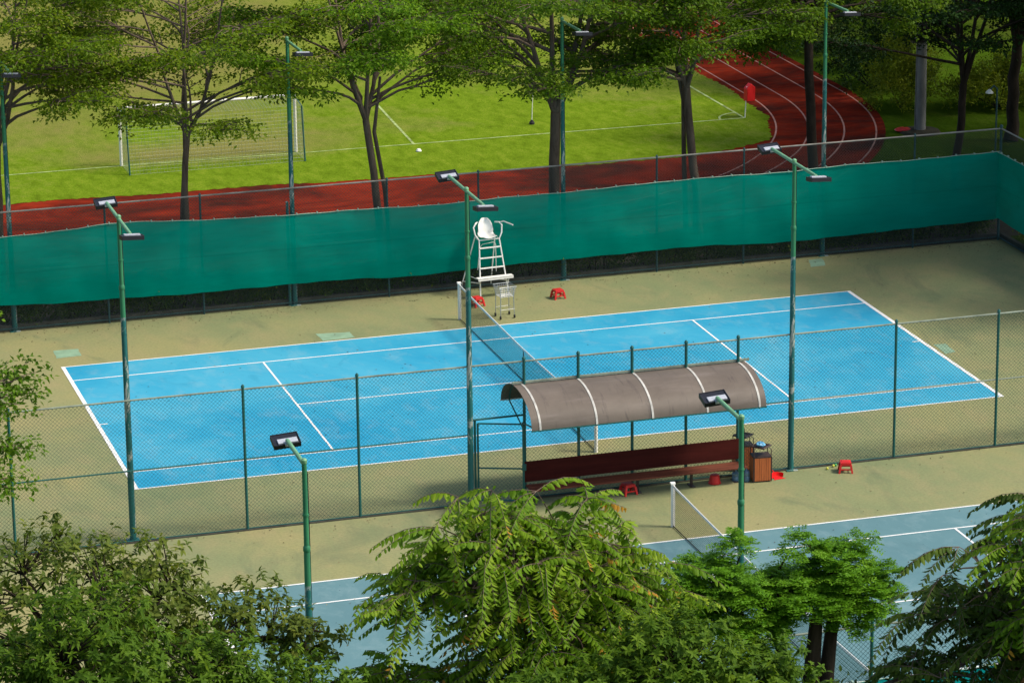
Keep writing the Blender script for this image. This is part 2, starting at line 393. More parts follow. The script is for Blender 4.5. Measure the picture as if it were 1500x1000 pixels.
# far fence
ff = thing("chain_link_fence", "long dark chain-link fence beyond the bright blue court, carrying the long teal windscreen", "fence", (0, 9.4, 0))
def P(par, x, y, z=0): return (x-par.location.x, y-par.location.y, z)
for k in range(-7, 7):
    x = -1.35+2.82*k+0.02
    if abs(x) < 18.6 and k not in (-4, -1, 2, 5): post(x, 0, H, 0.032, 'farpost', ff)
for x in (-12.6, -4.2, 4.2, 12.6): pass
post(18.5, 0, H+0.05, 0.045, 'farpost', ff)
rail("top_rail", (-18.6, 0, H-0.03), (18.5, 0, H-0.03), 0.026, 'farrail', ff)
rail("bottom_rail", (-18.6, 0, 0.10), (18.5, 0, 0.10), 0.02, 'farpost', ff)
obj("wire_mesh", wires((-18.6, -0.04, 0.05), (1, 0, 0), (0, 0, 1), 37.1, H-0.1, 0.095, 0.0048), MT['farwire'], ff)
kb = struct("kerb", G().box((0, 9.56, 0.07), (37.2, 0.14, 0.22)), MT['kerb'])
# right hand fence
fr = thing("chain_link_fence", "chain-link fence closing the right end of the courts at the far right corner", "fence", (18.5, 9.4, 0))
for k in range(1, 14): post(0, -2.82*k, H, 0.032, 'farpost', fr)
rail("top_rail", (0, 0, H-0.03), (0, -37.5, H-0.03), 0.026, 'farrail', fr)
rail("bottom_rail", (0, 0, 0.1), (0, -37.5, 0.1), 0.02, 'farpost', fr)
obj("wire_mesh", wires((0.04, -37.5, 0.05), (0, 1, 0), (0, 0, 1), 37.5, H-0.1, 0.095, 0.0048), MT['farwire'], fr)
struct("kerb", G().box((18.68, -9.4, 0.07), (0.14, 37.8, 0.22)), MT['kerb'])
# near fence between the two courts
fn = thing("chain_link_fence", "green chain-link fence between the two blue courts, passing behind the arched shelter", "fence", (0, -9.3, 0))
for x in [-18.3, -15.48, -9.84, -7.02, 7.06, 9.88, 12.7, 15.5, 18.3]: post(x, 0, H+0.03, 0.036, 'post', fn)
for x in [-2.8, -1.4, 0.0, 1.42, 2.8]: post(x, 0, H+0.03, 0.040, 'post', fn)
rail("top_rail", (-18.4, 0, H-0.04), (18.4, 0, H-0.04), 0.024, 'rail', fn)
for a, b in ((-18.3, -4.2), (4.23, 18.3)): rail("middle_rail", (a, 0, 1.82), (b, 0, 1.82), 0.020, 'rail' if a > 0 else 'post', fn)
rail("middle_rail", (2.8, 0, 1.82), (4.2, 0, 1.82), 0.02, 'post', fn)
rail("gate_header", (-4.2, 0, 2.2), (-2.8, 0, 2.2), 0.026, 'post', fn)
for a, b in ((-18.3, -4.2), (-2.8, 18.3)): rail("bottom_rail", (a, 0, 0.05), (b, 0, 0.05), 0.013, 'post', fn)
WM = wires((-18.3, 0.045, 0.05), (1, 0, 0), (0, 0, 1), 14.1, H-0.1, 0.098, 0.0036)
wires((-2.8, 0.045, 0.05), (1, 0, 0), (0, 0, 1), 21.1, H-0.1, 0.098, 0.0036, gm=WM)
wires((-4.2, 0.045, 2.2), (1, 0, 0), (0, 0, 1), 1.4, H-2.25, 0.098, 0.0036, gm=WM)
obj("wire_mesh", WM, MT['wire'], fn)
struct("kerb", G().box((-11.35, -9.3, 0.02), (14.3, 0.10, 0.03)).box((7.85, -9.3, 0.02), (21.3, 0.10, 0.03)), MT['kerb'])
# gate, standing ajar
gt = thing("fence_gate", "narrow green wire-mesh gate standing ajar to the left of the shelter", "gate", (-4.0, -9.3, 0), R(-22))
GF = G(); W_ = 1.12
for x in (0, W_): GF.tube([(x, 0, 0.12), (x, 0, 2.1)], 0.026, 8)
for z in (0.12, 0.95, 2.1): GF.tube([(0, 0, z), (W_, 0, z)], 0.022, 8)
obj("gate_frame", GF, MT['post'], gt, True)
obj("wire_mesh", wires((0, 0.02, 0.12), (1, 0, 0), (0, 0, 1), W_, 1.98, 0.098, 0.0036), MT['wire'], gt)
obj("latch", G().box((W_+0.02, -0.03, 1.0), (0.10, 0.07, 0.16)), MT['post'], gt, bevel=0.008)
obj("hinge_post", G().tube([(-0.07, 0, 0), (-0.07, 0, 2.2)], 0.032, 8), MT['post'], gt, True)
# front fence, below court 2
fb = thing("chain_link_fence", "green chain-link fence below the duller blue court, seen between trees at bottom right", "fence", (0, -28.1, 0))
for k in range(-6, 8): post(-1.4+2.82*k, 0, H-0.02, 0.036, 'post', fb)
rail("top_rail", (-18.4, 0, H-0.12), (18.4, 0, H-0.12), 0.024, 'rail', fb)
obj("wire_mesh", wires((-18.3, 0.045, 0.05), (1, 0, 0), (0, 0, 1), 36.6, H-0.2, 0.10, 0.0042), MT['wire'], fb)

# ------------------------------------------------------------------ windscreens hung on the fences
def screen(name, label, loc, ux, length, ztop, zbot, mat, seed, n=300, hem=True):
    rs = np.random.RandomState(seed); t = thing(name, label, "windscreen", loc); ux = Vector(ux); nn = Vector((0, 0, 1)).cross(ux)
    xs = np.linspace(0, length, n); ph = rs.uniform(0, 6, 8); rows = 9
    per = 2.82
    def wav(x, k, a): return a*(math.sin(x*2*math.pi/per*0.5+ph[k])+0.6*math.sin(x*1.7+ph[k+1])+0.4*math.sin(x*5.1+ph[k+2]))
    gg = G(); V = []; tops = []
    for x in xs:
        zt = ztop(x)+wav(x, 0, 0.016); zb = zbot(x)+wav(x, 3, 0.02)
        for j in range(rows):
            s = j/(rows-1); z = zb+(zt-zb)*s
            bul = math.sin(math.pi*s)*(0.035+0.012*math.sin(x*2*math.pi/per+ph[5]))+0.004*math.sin(x*9+ph[6]+3*s)+0.010*math.sin(x*0.83+4*s)+0.012*math.sin(x*3.3+6*s+ph[7])
            p = ux*x+nn*(-0.07-max(bul, -0.02))+Vector((0, 0, z)); V.append(p)
        tops.append(ux*x+nn*(-0.085)+Vector((0, 0, zt)))
    F = [(i*rows+j, (i+1)*rows+j, (i+1)*rows+j+1, i*rows+j+1) for i in range(n-1) for j in range(rows-1)]
    gg.add(V, F); obj("cloth", gg, MT[mat], t, True)
    if hem:
        hg = G().tube(tops, 0.011, 4)
        for k in range(2, n, 5): p = Vector(tops[k]); hg.box(p+nn*0.03+Vector((0, 0, 0.01)), (0.03, 0.09, 0.05))
        obj("hem", hg, MT['hem'], t)
    return t
def prof(pts): 
    xs, ys = zip(*pts); return lambda x: float(np.interp(x, xs, ys))
screen("windscreen", "long teal mesh windscreen hung along the fence behind the bright blue court", (-18.6, 9.4, 0), (1, 0, 0), 37.05,
       prof([(0, 2.9), (5.7, 2.87), (8.9, 3.0), (14.2, 2.80), (20, 2.74), (25.4, 2.83), (31, 2.84), (37.1, 2.88)]),
       prof([(0, 0.8), (6, 0.84), (9, 0.72), (11, 0.68), (14.2, 0.70), (17.2, 0.62), (20, 0.64), (25.4, 0.72), (31, 0.58), (37.1, 0.72)]), 'screen', 3)
screen("windscreen", "teal windscreen on the short fence at the far right corner of the courts", (18.46, 9.33, 0), (0, -1, 0), 30,
       prof([(0, 2.88), (5, 2.8), (30, 2.85)]), prof([(0, 0.74), (30, 0.8)]), 'screen', 8)
screen("windscreen", "brighter turquoise windscreen low on the fence at the bottom right, glimpsed through leaves", (-6, -28.12, 0), (1, 0, 0), 24,
       prof([(0, 2.4), (10, 2.35), (24, 2.35)]), prof([(0, 0.4), (24, 0.4)]), 'screen2', 11)

# ------------------------------------------------------------------ light poles
def flood(par, y, tilt, roll=0.0):
    rot = Matrix.Rotation(tilt, 3, 'X') @ Matrix.Rotation(roll, 3, 'Y'); c = Vector((0, y, 7.98))
    def tr(v): return tuple(c+rot @ Vector(v))
    s_ = 1 if y < 0 else -1
    hs = G(); hs.box(c, (0.50, 0.36, 0.04), rot)
    for sx in (-1, 1): hs.box(tr((sx*0.253, 0, -0.015)), (0.016, 0.376, 0.105), rot)
    for sy in (-1, 1): hs.box(tr((0, sy*0.185, -0.015)), (0.49, 0.014, 0.095), rot)
    h = obj("floodlight", hs, MT['black'], par, bevel=0.003)
    obj("lamp_glass", G().box(tr((0, 0, -0.04)), (0.47, 0.34, 0.012), rot), MT['lens'], h)
    obj("driver_case", G().box(tr((0.02, s_*0.085, 0.035)), (0.38, 0.15, 0.035), rot), MT['alu'], h, bevel=0.006)
    obj("bracket", G().box(tr((0.0, s_*0.17, 0.02)), (0.10, 0.09, 0.05), rot).tube([tr((0, s_*0.16, 0.0)), (0, y*0.86, 8.0)], 0.026, 6), MT['alu'], h)
def lightpole(name, label, loc, arms, group="court light poles"):
    t = thing(name, label, "light pole", loc, 0, group)
    ob = obj("pole", G().tube([(0, 0, 0), (0, 0, 4.2), (0, 0, 6.3), (0, 0, 6.35), (0, 0, 8.02)], [0.080, 0.066, 0.058, 0.051, 0.047], 14), MT['pole'], t, True)
    obj("collar", G().lathe([(0.064, 6.28), (0.070, 6.3), (0.070, 6.36), (0.052, 6.4)], 14), MT['pole'], t, True)
    obj("pole_cap", G().lathe([(0.05, 8.0), (0.058, 8.02), (0.058, 8.07), (0.03, 8.10)], 12), MT['arm'], t, True)
    sg = -1 if sum(arms) < 0 else 1
    obj("cable", G().tube([(0.075, 0.0, 0.3), (0.07, 0.01, 3.0), (0.064, 0, 6.2), (0.058, 0, 7.8), (0.03, 0.1*sg, 7.93), (0.02, 0.6*sg, 7.93), (0.0, 1.1*sg, 7.96)], 0.009, 5), MT['rubber'], t)
    for z_ in (1.5, 3.4, 5.2, 7.0): obj("clamp", G().lathe([(0.074-0.003*z_, z_-0.02), (0.084-0.003*z_, z_-0.02), (0.084-0.003*z_, z_+0.02), (0.074-0.003*z_, z_+0.02)], 12), MT['pole'], t)
    obj("base_plate", G().box((0, 0, 0.012), (0.3, 0.3, 0.024)), MT['pole'], t, bevel=0.003)
    y0, y1 = min(0, *arms), max(0, *arms)
    if len(arms) == 2: obj("cross_arm", G().tube([(0, y0*0.9, 8.0), (0, y1*0.9, 8.0)], 0.042, 10), MT['arm'], t, True)
    else: obj("cross_arm", G().tube([(0, 0, 7.98), (0, arms[0]*0.9, 8.02)], 0.042, 10), MT['arm'], t, True)
    for a in arms: flood(t, a, R(15) if a > 0 else R(-8), R(-4) if a > 0 else R(3))
    return t
p1 = lightpole("light_pole", "two-lamp green pole on the fence between the courts, directly left of the shelter gate", (-4.2, -9.33, 0), (1.72, -1.62))
dup(p1, (-12.62, -9.15, 0), label="two-lamp peeling green pole at the left end of the fence between the courts")
dup(p1, (4.24, -9.3, 0), label="two-lamp green pole on the fence between the courts, right of the litter bins")
p2 = lightpole("light_pole", "single-lamp green pole behind the windscreen, before the goal's right end", (-4.2, 9.5, 0), (-1.95,))
dup(p2, (4.18, 9.5, 0), label="single-lamp green pole behind the far windscreen, beside the thickest tree trunk")
dup(p2, (12.6, 9.5, 0), label="single-lamp green pole rising in front of the curve of the red track")
dup(p2, (-12.55, 9.5, 0), label="single-lamp peeling green pole behind the windscreen, at the picture's left edge")
p3 = lightpole("light_pole", "foreground single-lamp green pole rising from leaves at lower left", (-12.65, -27.85, 0), (1.5,))
dup(p3, (-4.13, -28.0, 0), label="foreground single-lamp green pole rising above the feathery bright green tree")

# short old pipe standing behind the screen
obj_p = obj("old_pipe", G().tube([(0, 0, 0), (0.0, 0, 3.18)], 0.045, 8), MT['pole'], None, True, (-4.36, 9.45, 0))
tag(obj_p, "short peeling pipe post rising just above the teal windscreen left of a light pole", "pipe post")

# ------------------------------------------------------------------ tennis nets
def tnet(label, cy):
    t = thing("tennis_net", label, "tennis net", (0, cy, 0), 0, "tennis nets")
    for s in (-1, 1):
        obj("net_post", G().tube([(0, s*6.4, 0), (0, s*6.4, 1.10)], 0.045, 10).box((0, s*6.4, 1.11), (0.11, 0.10, 0.04)).box((0.02, s*6.33, 0.55), (0.02, 0.03, 1.05)), MT['white'], t, True)
    top = lambda y: 1.045-0.12*(1-(abs(y)/6.4)**1.6)
    ws = wires((0, -6.34, 0.04), (0, 1, 0), (0, 0, 1), 12.68, 0.98, 0.055, 0.0030, False, sag=lambda x: top(x-6.34)/1.045, piece=0.5)
    obj("net_mesh", ws, MT['cord'], t)
    bd = G(); ys = np.linspace(-6.36, 6.36, 40)
    V = []
    for y in ys:
        for dx, dz in ((-0.008, 0.0), (-0.008, -0.06), (0.008, -0.06), (0.008, 0.0)): V.append((dx, y, top(y)+0.03+dz))
    F = [(4*i+j, 4*i+(j+1) % 4, 4*i+4+(j+1) % 4, 4*i+4+j) for i in range(39) for j in range(4)]
    bd.add(V, F); obj("top_band", bd, MT['band'], t)
    obj("bottom_cord", G().tube([(0, -6.36, 0.03), (0, 6.36, 0.03)], 0.014, 6), MT['cord'], t)
    obj("centre_strap", G().box((0, 0, 0.46), (0.012, 0.05, 0.90)), MT['cord'], t)
tnet("long tennis net with white band across the bright blue court", 0)
tnet("tennis net of the duller blue court in the foreground, mostly behind leaves", -18.75)

# ------------------------------------------------------------------ shelter
sh = thing("shelter_canopy", "long arched canopy of smoky brown sheet with pale ribs over the maroon bench", "canopy", (0, -9.3, 0))
X0, X1 = -3.08, 2.98; cy0 = -0.22; hw = 1.32; zr = 2.28; rise = 0.72
def arc(t, off=0): 
    a = math.pi*t; return (cy0-hw*math.cos(a)*(1+off/hw), zr+(rise+off)*math.sin(a))
def ribstrip(x0, x1, off, th, n=26, sag=0.0):
    gg = G(); V = []
    for i in range(n+1):
        ya, za = arc(i/n, off); yb, zb = arc(i/n, off-th)
        V += [(x0, ya, za), (x1, ya, za), (x1, yb, zb), (x0, yb, zb)]
    F = []
    for i in range(n):
        for j in range(4): F.append((4*i+j, 4*i+(j+1) % 4, 4*i+4+(j+1) % 4, 4*i+4+j))
    F += [(0, 1, 2, 3), (4*n+3, 4*n+2, 4*n+1, 4*n)]
    return gg.add(V, F)
ribx = [-2.86, -1.42, 0.02, 1.44, 2.80]
ed = [X0]+ribx[1:4]+[X1]
for i in range(4): obj("roof_sheet", ribstrip(ed[i]+0.002, ed[i+1]-0.002, 0.0, 0.006), MT['sheet'], sh, True)
for x in ribx: obj("pale_rib", ribstrip(x-0.026, x+0.026, 0.012, 0.010), MT['rib'], sh, True)
fg = G()
for x in ribx: 
    fg.tube([(x, *arc(i/16, -0.035)) for i in range(17)], 0.022, 6)
    fg.tube([(x, 0, 2.0), (x, arc(0.04)[0], zr-0.02)], 0.02, 6); fg.tube([(x, 0, 1.9), (x, arc(0.96)[0], zr-0.02)], 0.02, 6)
obj("roof_frame", fg, MT['post'], sh, True)
obj("ridge_rail", G().box((0.0, 0.03, zr+rise+0.035), (6.2, 0.05, 0.06)), MT['rail'], sh, bevel=0.006)
for s in (0.0, 1.0):
    y_, z_ = arc(s); obj("eave_strip", G().box(((X0+X1)/2, y_, z_-0.005), (X1-X0+0.02, 0.03, 0.03)), MT['band' if s == 1.0 else 'post'], sh)
# bench
be = thing("long_bench", "long maroon timber bench with high back under the arched canopy", "bench", (0, -9.3, 0))
obj("backrest", G().box((-0.03, -0.10, 0.75), (5.68, 0.035, 0.52), Matrix.Rotation(R(-4), 3, 'X')), MT['backwood'], be, bevel=0.006)
for k in range(2): obj("seat_plank", G().box((-0.03, -0.36-0.245*k, 0.445+0.002*k), (5.66, 0.235, 0.045)), MT['seatwood'], be, bevel=0.006)
for x in (-2.7, -1.38, 0.02, 1.44, 2.6):
    obj("leg", G().box((x, -0.36, 0.21), (0.06, 0.05, 0.42)).box((x, -0.33, 0.395), (0.05, 0.5, 0.05)).box((x, -0.36, 0.01), (0.12, 0.3, 0.02)), MT['frame'], be)

# ------------------------------------------------------------------ litter bins
bn = thing("litter_bin", "slatted orange-brown litter bin with a pale blue bag on top, in front of the fence", "litter bin", (3.24, -9.80, 0), R(-6), "slatted litter bins")
bx = G()
for sx in (-1, 1):
    for sy in (-1, 1): bx.box((sx*0.225, sy*0.185, 0.34), (0.03, 0.03, 0.64))
bx.box((0, 0, 0.035), (0.44, 0.36, 0.03)); bx.box((0, 0, 0.655), (0.48, 0.40, 0.03))
obj("bin_frame", bx, MT['frame'], bn)
for nm, cfn in (("front_panel", lambda u: (u, -0.19)), ("back_panel", lambda u: (u, 0.19))):
    gg = G()
    for k in range(7): gg.box((-0.18+0.06*k, cfn(0)[1], 0.34), (0.054, 0.018, 0.60))
    obj(nm, gg, MT['slat'], bn, bevel=0.003)
for s in (-1, 1):
    gg = G()
    for k in range(6): gg.box((s*0.228, -0.15+0.06*k, 0.34), (0.018, 0.054, 0.60))
    obj("side_panel", gg, MT['slat'], bn, bevel=0.003)
hd = G()
for sx in (-1, 1):
    for sy in (-1, 1): hd.tube([(sx*0.22, sy*0.18, 0.66), (sx*0.22, sy*0.18, 0.86), (sx*0.17, sy*0.14, 0.90)], 0.012, 6)
obj("hood_stand", hd, MT['frame'], bn)
obj("hood", G().lathe([(0.02, 0.885), (0.27, 0.885), (0.29, 0.905), (0.26, 0.925), (0.20, 0.925), (0.18, 0.90), (0.01, 0.90)], 4).add([], []), MT['frame'], bn, False, None, 0.004)
bn.children[-1].rotation_euler = (0, 0, R(45))
dup(bn, (3.12, -8.85, 0), label="slatted litter bin behind the fence, half hidden by the front bin")
rs = np.random.RandomState(4)
def lump(c, r, n, sq, seed, jit=0.25):
    rr = np.random.RandomState(seed); gg = G(); pr_ = []
    V = []; F = []; m_ = 9
    for i in range(n+1):
        th = math.pi*i/n
        for k in range(m_):
            a = 2*math.pi*k/m_; q = r*(1+rr.uniform(-jit, jit)); V.append((c[0]+q*math.sin(th)*math.cos(a), c[1]+q*math.sin(th)*math.sin(a), c[2]+q*sq*math.cos(th)))
    for i in range(n):
        for k in range(m_): F.append((i*m_+k, i*m_+(k+1) % m_, (i+1)*m_+(k+1) % m_, (i+1)*m_+k))
    return gg.add(V, F)
tag(obj("plastic_bag", lump((0, 0, 0.06), 0.12, 7, 0.6, 3), MT['bluebag'], None, False, (3.22, -9.86, 0.905)), "crumpled pale blue plastic bag lying on the front litter bin", "plastic bag")
for i, (x, y, hh, lb) in enumerate([(2.86, -9.78, 0.36, "large clear bluish water jug under the right end of the bench"), (2.62, -9.66, 0.30, "smaller clear water bottle under the bench, left of the large jug")]):
    gg = G().lathe([(0.08, 0), (0.095, 0.02), (0.095, hh*0.35), (0.085, hh*0.4), (0.095, hh*0.45), (0.095, hh*0.7), (0.03, hh*0.88), (0.03, hh)], 12)
    tag(obj("water_bottle", gg, MT['bottle'], None, True, (x, y, 0)), lb, "water bottle")

# ------------------------------------------------------------------ stools, dustpan, balls
def stool(label, loc, rz, h=0.27):
    t = thing("plastic_stool", label, "stool", loc, rz, "red plastic stools")
    tp = 0.125; bt = 0.165
    obj("seat", G().box((0, 0, h-0.018), (0.27, 0.27, 0.036)).box((0, 0, h+0.004), (0.2, 0.2, 0.012)).box((0, 0, h-0.05), (0.285, 0.285, 0.03)), MT['red'], t, bevel=0.006)
    for sx in (-1, 1):
        for sy in (-1, 1):
            gg = G(); a = [(sx*tp+dx*0.028, sy*tp+dy*0.028, h-0.06) for dx, dy in ((-1, -1), (1, -1), (1, 1), (-1, 1))]
            b = [(sx*bt+dx*0.022, sy*bt+dy*0.022, 0.0) for dx, dy in ((-1, -1), (1, -1), (1, 1), (-1, 1))]
            gg.add(a+b, [(0, 1, 2, 3), (7, 6, 5, 4)]+[(k, k+4, (k+1) % 4+4, (k+1) % 4) for k in range(4)]); obj("leg", gg, MT['red'], t)
    sr = G()
    for s in (-1, 1):
        sr.box((0, s*0.148, h*0.36), (0.27, 0.014, 0.034)); sr.box((s*0.148, 0, h*0.36), (0.014, 0.27, 0.034))
    obj("stretcher", sr, MT['red'], t); return t
s1 = stool("red plastic stool standing alone by the far fence, right of the umpire chair", (3.40, 7.62, 0), R(8))
dup(s1, (0.88, 7.62, 0), R(20), "red plastic stool under the front of the white umpire chair, behind the net")
dup(s1, (5.50, -9.88, 0), R(-18), "red plastic stool beside the tennis balls in front of the fence, right of the bins")
dup(s1, (-0.25, -9.72, 0), R(10), "red plastic stool under the middle of the bench, partly behind a leafy branch")
bk = G().lathe([(0.10, 0), (0.115, 0.01), (0.15, 0.20), (0.165, 0.21), (0.165, 0.225), (0.14, 0.225), (0.11, 0.03), (0.01, 0.025)], 16)
b_ = obj("plastic_tub", bk, MT['red'], None, True, (2.06, -9.66, 0.23)); b_.rotation_euler = (R(180), 0, R(10))
tag(b_, "red plastic tub turned upside down under the right part of the bench", "tub")
dp = thing("dustpan", "flat red dustpan on the ground against the right side of the front litter bin", "dustpan", (3.70, -9.82, 0), R(8))
dg = G(); V = []
for i in range(11):
    a = math.pi*i/10; V.append((0.16*math.cos(a), 0.02+0.15*math.sin(a), 0.012)); V.append((0.17*math.cos(a), 0.02+0.16*math.sin(a), 0.11))
dg.add(V, [(2*i, 2*i+2, 2*i+3, 2*i+1) for i in range(10)]); dg.add([(x, y, 0.011) for x, y, _ in V[0::2]]+[(0.17, -0.1, 0.008), (-0.17, -0.1, 0.008)], [tuple(range(10, -1, -1))+(12, 11)])
obj("pan", dg, MT['flagred'], dp); obj("handle", G().tube([(0, 0.17, 0.08), (0.0, 0.3, 0.12)], 0.014, 6), MT['flagred'], dp)
def ball(m, loc, label):
    o = obj("tennis_ball", lump((0, 0, 0), 0.036, 8, 1, 1, 0.0), MT[m], None, True, loc); tag(o, label, "tennis ball")
ball('ballm', (5.12, -9.60, 0.036), "yellow tennis ball on the ground left of the red stool by the fence")
ball('ballg', (5.42, -9.42, 0.036), "green tennis ball at the foot of the fence, just behind the yellow one")
ball('ballm', (5.34, -9.46, 0.036), "faded tennis ball touching the green one at the foot of the fence")

# ------------------------------------------------------------------ umpire chair (faces the net, -Y)
uc = thing("umpire_chair", "tall white tubular umpire chair on ladder legs behind the far end of the net", "umpire chair", (1.60, 8.5, 0), R(4))
zs = 1.72
lf, rf = (-0.43, -0.1), (0.47, -0.1); lb, rb = (-0.55, 0.85), (0.55, 0.85)
top_l, top_r = (-0.30, 0.10), (0.36, 0.10)
def fr_leg(s, bx, tx):
    return [(bx, -0.12, 0.03), (tx, 0.12, zs), (tx-0.10*s*0-0.0, 0.14, zs+0.02)]
for s, bx_, tx_ in ((-1, -0.40, -0.34), (1, 0.50, 0.30)):
    obj("front_leg", G().tube([(bx_, -0.12, 0.04), (tx_, 0.10, zs), (tx_+s*0.10, 0.16, zs+0.16), (tx_+s*0.13, 0.22, zs+0.38), (tx_+s*0.06, 0.26, zs+0.46), (tx_-s*0.02, 0.40, zs+0.44)], 0.022, 8), MT['white'], uc, True)
    obj("foot", G().lathe([(0.035, 0), (0.035, 0.05), (0.02, 0.06)], 10, (bx_, -0.12, 0)), MT['rubber'], uc)
    xb = -0.62 if s < 0 else 0.34
    obj("rear_leg", G().tube([(xb, 1.0, 0.03), (s*0.32, 0.52, zs)], 0.020, 8), MT['white'], uc, True)
    obj("side_brace", G().tube([(bx_*0.98, -0.10, 0.45), (xb*0.98, 0.93, 0.28)], 0.014, 6), MT['white'], uc, True)
for k, z in enumerate((0.88, 1.18, 1.48)):
    t_ = z/zs; xa = -0.40+0.06*t_; xb = 0.50-0.20*t_; y_ = -0.12+0.22*t_
    obj("rung", G().box(((xa+xb)/2, y_-0.01, z), (xb-xa, 0.05, 0.035)), MT['white'], uc, bevel=0.006)
obj("foot_board", G().box((0.05, -0.16, 0.62), (1.12, 0.20, 0.035)).box((0.05, -0.25, 0.60), (1.12, 0.02, 0.09)), MT['white'], uc, bevel=0.006)
obj("board_brace", G().tube([(-0.46, -0.2, 0.6), (-0.39, -0.1, 0.32)], 0.012, 6), MT['white'], uc)
obj("board_brace", G().tube([(0.5, -0.2, 0.6), (0.47, -0.1, 0.32)], 0.012, 6), MT['white'], uc)
obj("board_brace", G().tube([(-0.5, -0.1, 0.6), (-0.6, 0.7, 0.56)], 0.012, 6), MT['white'], uc)
obj("seat_frame", G().tube([(-0.34, 0.10, zs), (0.30, 0.10, zs), (0.32, 0.54, zs), (-0.32, 0.54, zs), (-0.34, 0.10, zs)], 0.018, 6), MT['white'], uc, True)
obj("hoop", G().tube([(-0.25, 0.5, 0.7), (-0.20, 0.44, 1.40), (-0.12, 0.42, 1.50), (0.22, 0.40, 1.54), (0.30, 0.42, 1.48), (0.34, 0.5, 0.6)], 0.010, 6), MT['white'], uc, True)
obj("arm_rest", G().tube([(0.40, 0.24, zs+0.46), (0.46, 0.16, zs+0.50), (0.62, -0.22, zs+0.46)], 0.020, 8), MT['white'], uc, True)
obj("arm_rest", G().tube([(-0.44, 0.22, zs+0.40), (-0.38, 0.30, zs+0.48), (-0.26, 0.46, zs+0.46)], 0.018, 8), MT['white'], uc, True)
# bucket seat shell
V = []; F = []; nu, nv = 13, 11
for i in range(nv):
    t_ = i/(nv-1)                       # 0 front lip -> 1 top of the back
    if t_ < 0.45: y_ = 0.02+0.42*(t_/0.45); z_ = zs+0.06-0.04*math.sin(t_/0.45*math.pi)
    else:
        q = (t_-0.45)/0.55; y_ = 0.44+0.16*q; z_ = zs+0.05+0.50*q
    wd = 0.25-0.055*max(0, (t_-0.45)/0.55)-(0.10 if t_ > 0.99 else 0.03 if t_ > 0.88 else 0)-(0.04 if t_ < 0.02 else 0)
    for j in range(nu):
        s = -1+2*j/(nu-1); V.append((s*wd, y_-(0.10*s*s if t_ > 0.5 else 0.02*s*s), z_+(0.07*s*s*(1-t_))))
for i in range(nv-1):
    for j in range(nu-1): F.append((i*nu+j, i*nu+j+1, (i+1)*nu+j+1, (i+1)*nu+j))
o = obj("seat_shell", G().add(V, F), MT['white'], uc, True); o.location = (-0.02, 0.0, 0.0)
md = o.modifiers.new("thick", 'SOLIDIFY'); md.thickness = 0.012

# ------------------------------------------------------------------ ball carts
def cart(label, loc, rz):
    t = thing("ball_cart", label, "ball cart", loc, rz, "wire ball carts"); a, b = 0.22, 0.20
    fr_ = G()
    for sx in (-1, 1):
        for sy in (-1, 1): fr_.tube([(sx*a*0.98, sy*b*0.98, 0.09), (sx*a*0.9, sy*b*0.9, 0.92)], 0.011, 6)
    fr_.tube([(-a, -b, 0.28), (a, -b, 0.28)], 0.006, 5).tube([(-a, b, 0.28), (a, b, 0.28)], 0.006, 5).tube([(-a, -b, 0.28), (-a, b, 0.28)], 0.006, 5).tube([(a, -b, 0.28), (a, b, 0.28)], 0.006, 5)
    obj("cart_frame", fr_, MT['chrome'], t, True)
    bs = G(); zb, zt = 0.66, 0.96; A, B = 0.27, 0.25
    for k, z in enumerate(np.linspace(zb, zt, 6)):
        q = 0.78+0.22*(z-zb)/(zt-zb); r_ = 0.010 if k == 5 else 0.005
        bs.tube([(-A*q, -B*q, z), (A*q, -B*q, z), (A*q, B*q, z), (-A*q, B*q, z), (-A*q, -B*q, z)], r_, 5)
    for k in range(9):
        u = -1+k/4
        for p_, q_ in (((u*A*0.78, -B*0.78), (u*A, -B)), ((u*A*0.78, B*0.78), (u*A, B)), ((-A*0.78, u*B*0.78), (-A, u*B)), ((A*0.78, u*B*0.78), (A, u*B))):
            bs.tube([(*p_, zb), (*q_, zt)], 0.004, 4)
        bs.tube([(u*A*0.78, -B*0.78, zb), (u*A*0.78, B*0.78, zb)], 0.004, 4).tube([(-A*0.78, u*B*0.78, zb), (A*0.78, u*B*0.78, zb)], 0.004, 4)
    obj("basket", bs, MT['chrome'], t)
    for sx in (-1, 1):
        for sy in (-1, 1):
            wv = G(); n_ = 12; c = (sx*a, sy*b, 0.045)
            wv.tube([(c[0]-0.015, c[1], c[2]), (c[0]+0.015, c[1], c[2])], 0.045, 12); wv.box((c[0], c[1], 0.085), (0.045, 0.03, 0.03)); obj("caster", wv, MT['rubber'], t)
    return t
c1 = cart("grey wire ball cart on casters standing in front of the white umpire chair", (1.33, 6.22, 0), R(6))
dup(c1, (-0.98, -17.6, 0), R(20), "grey wire ball cart beside the foreground net, half hidden by bright green leaves")

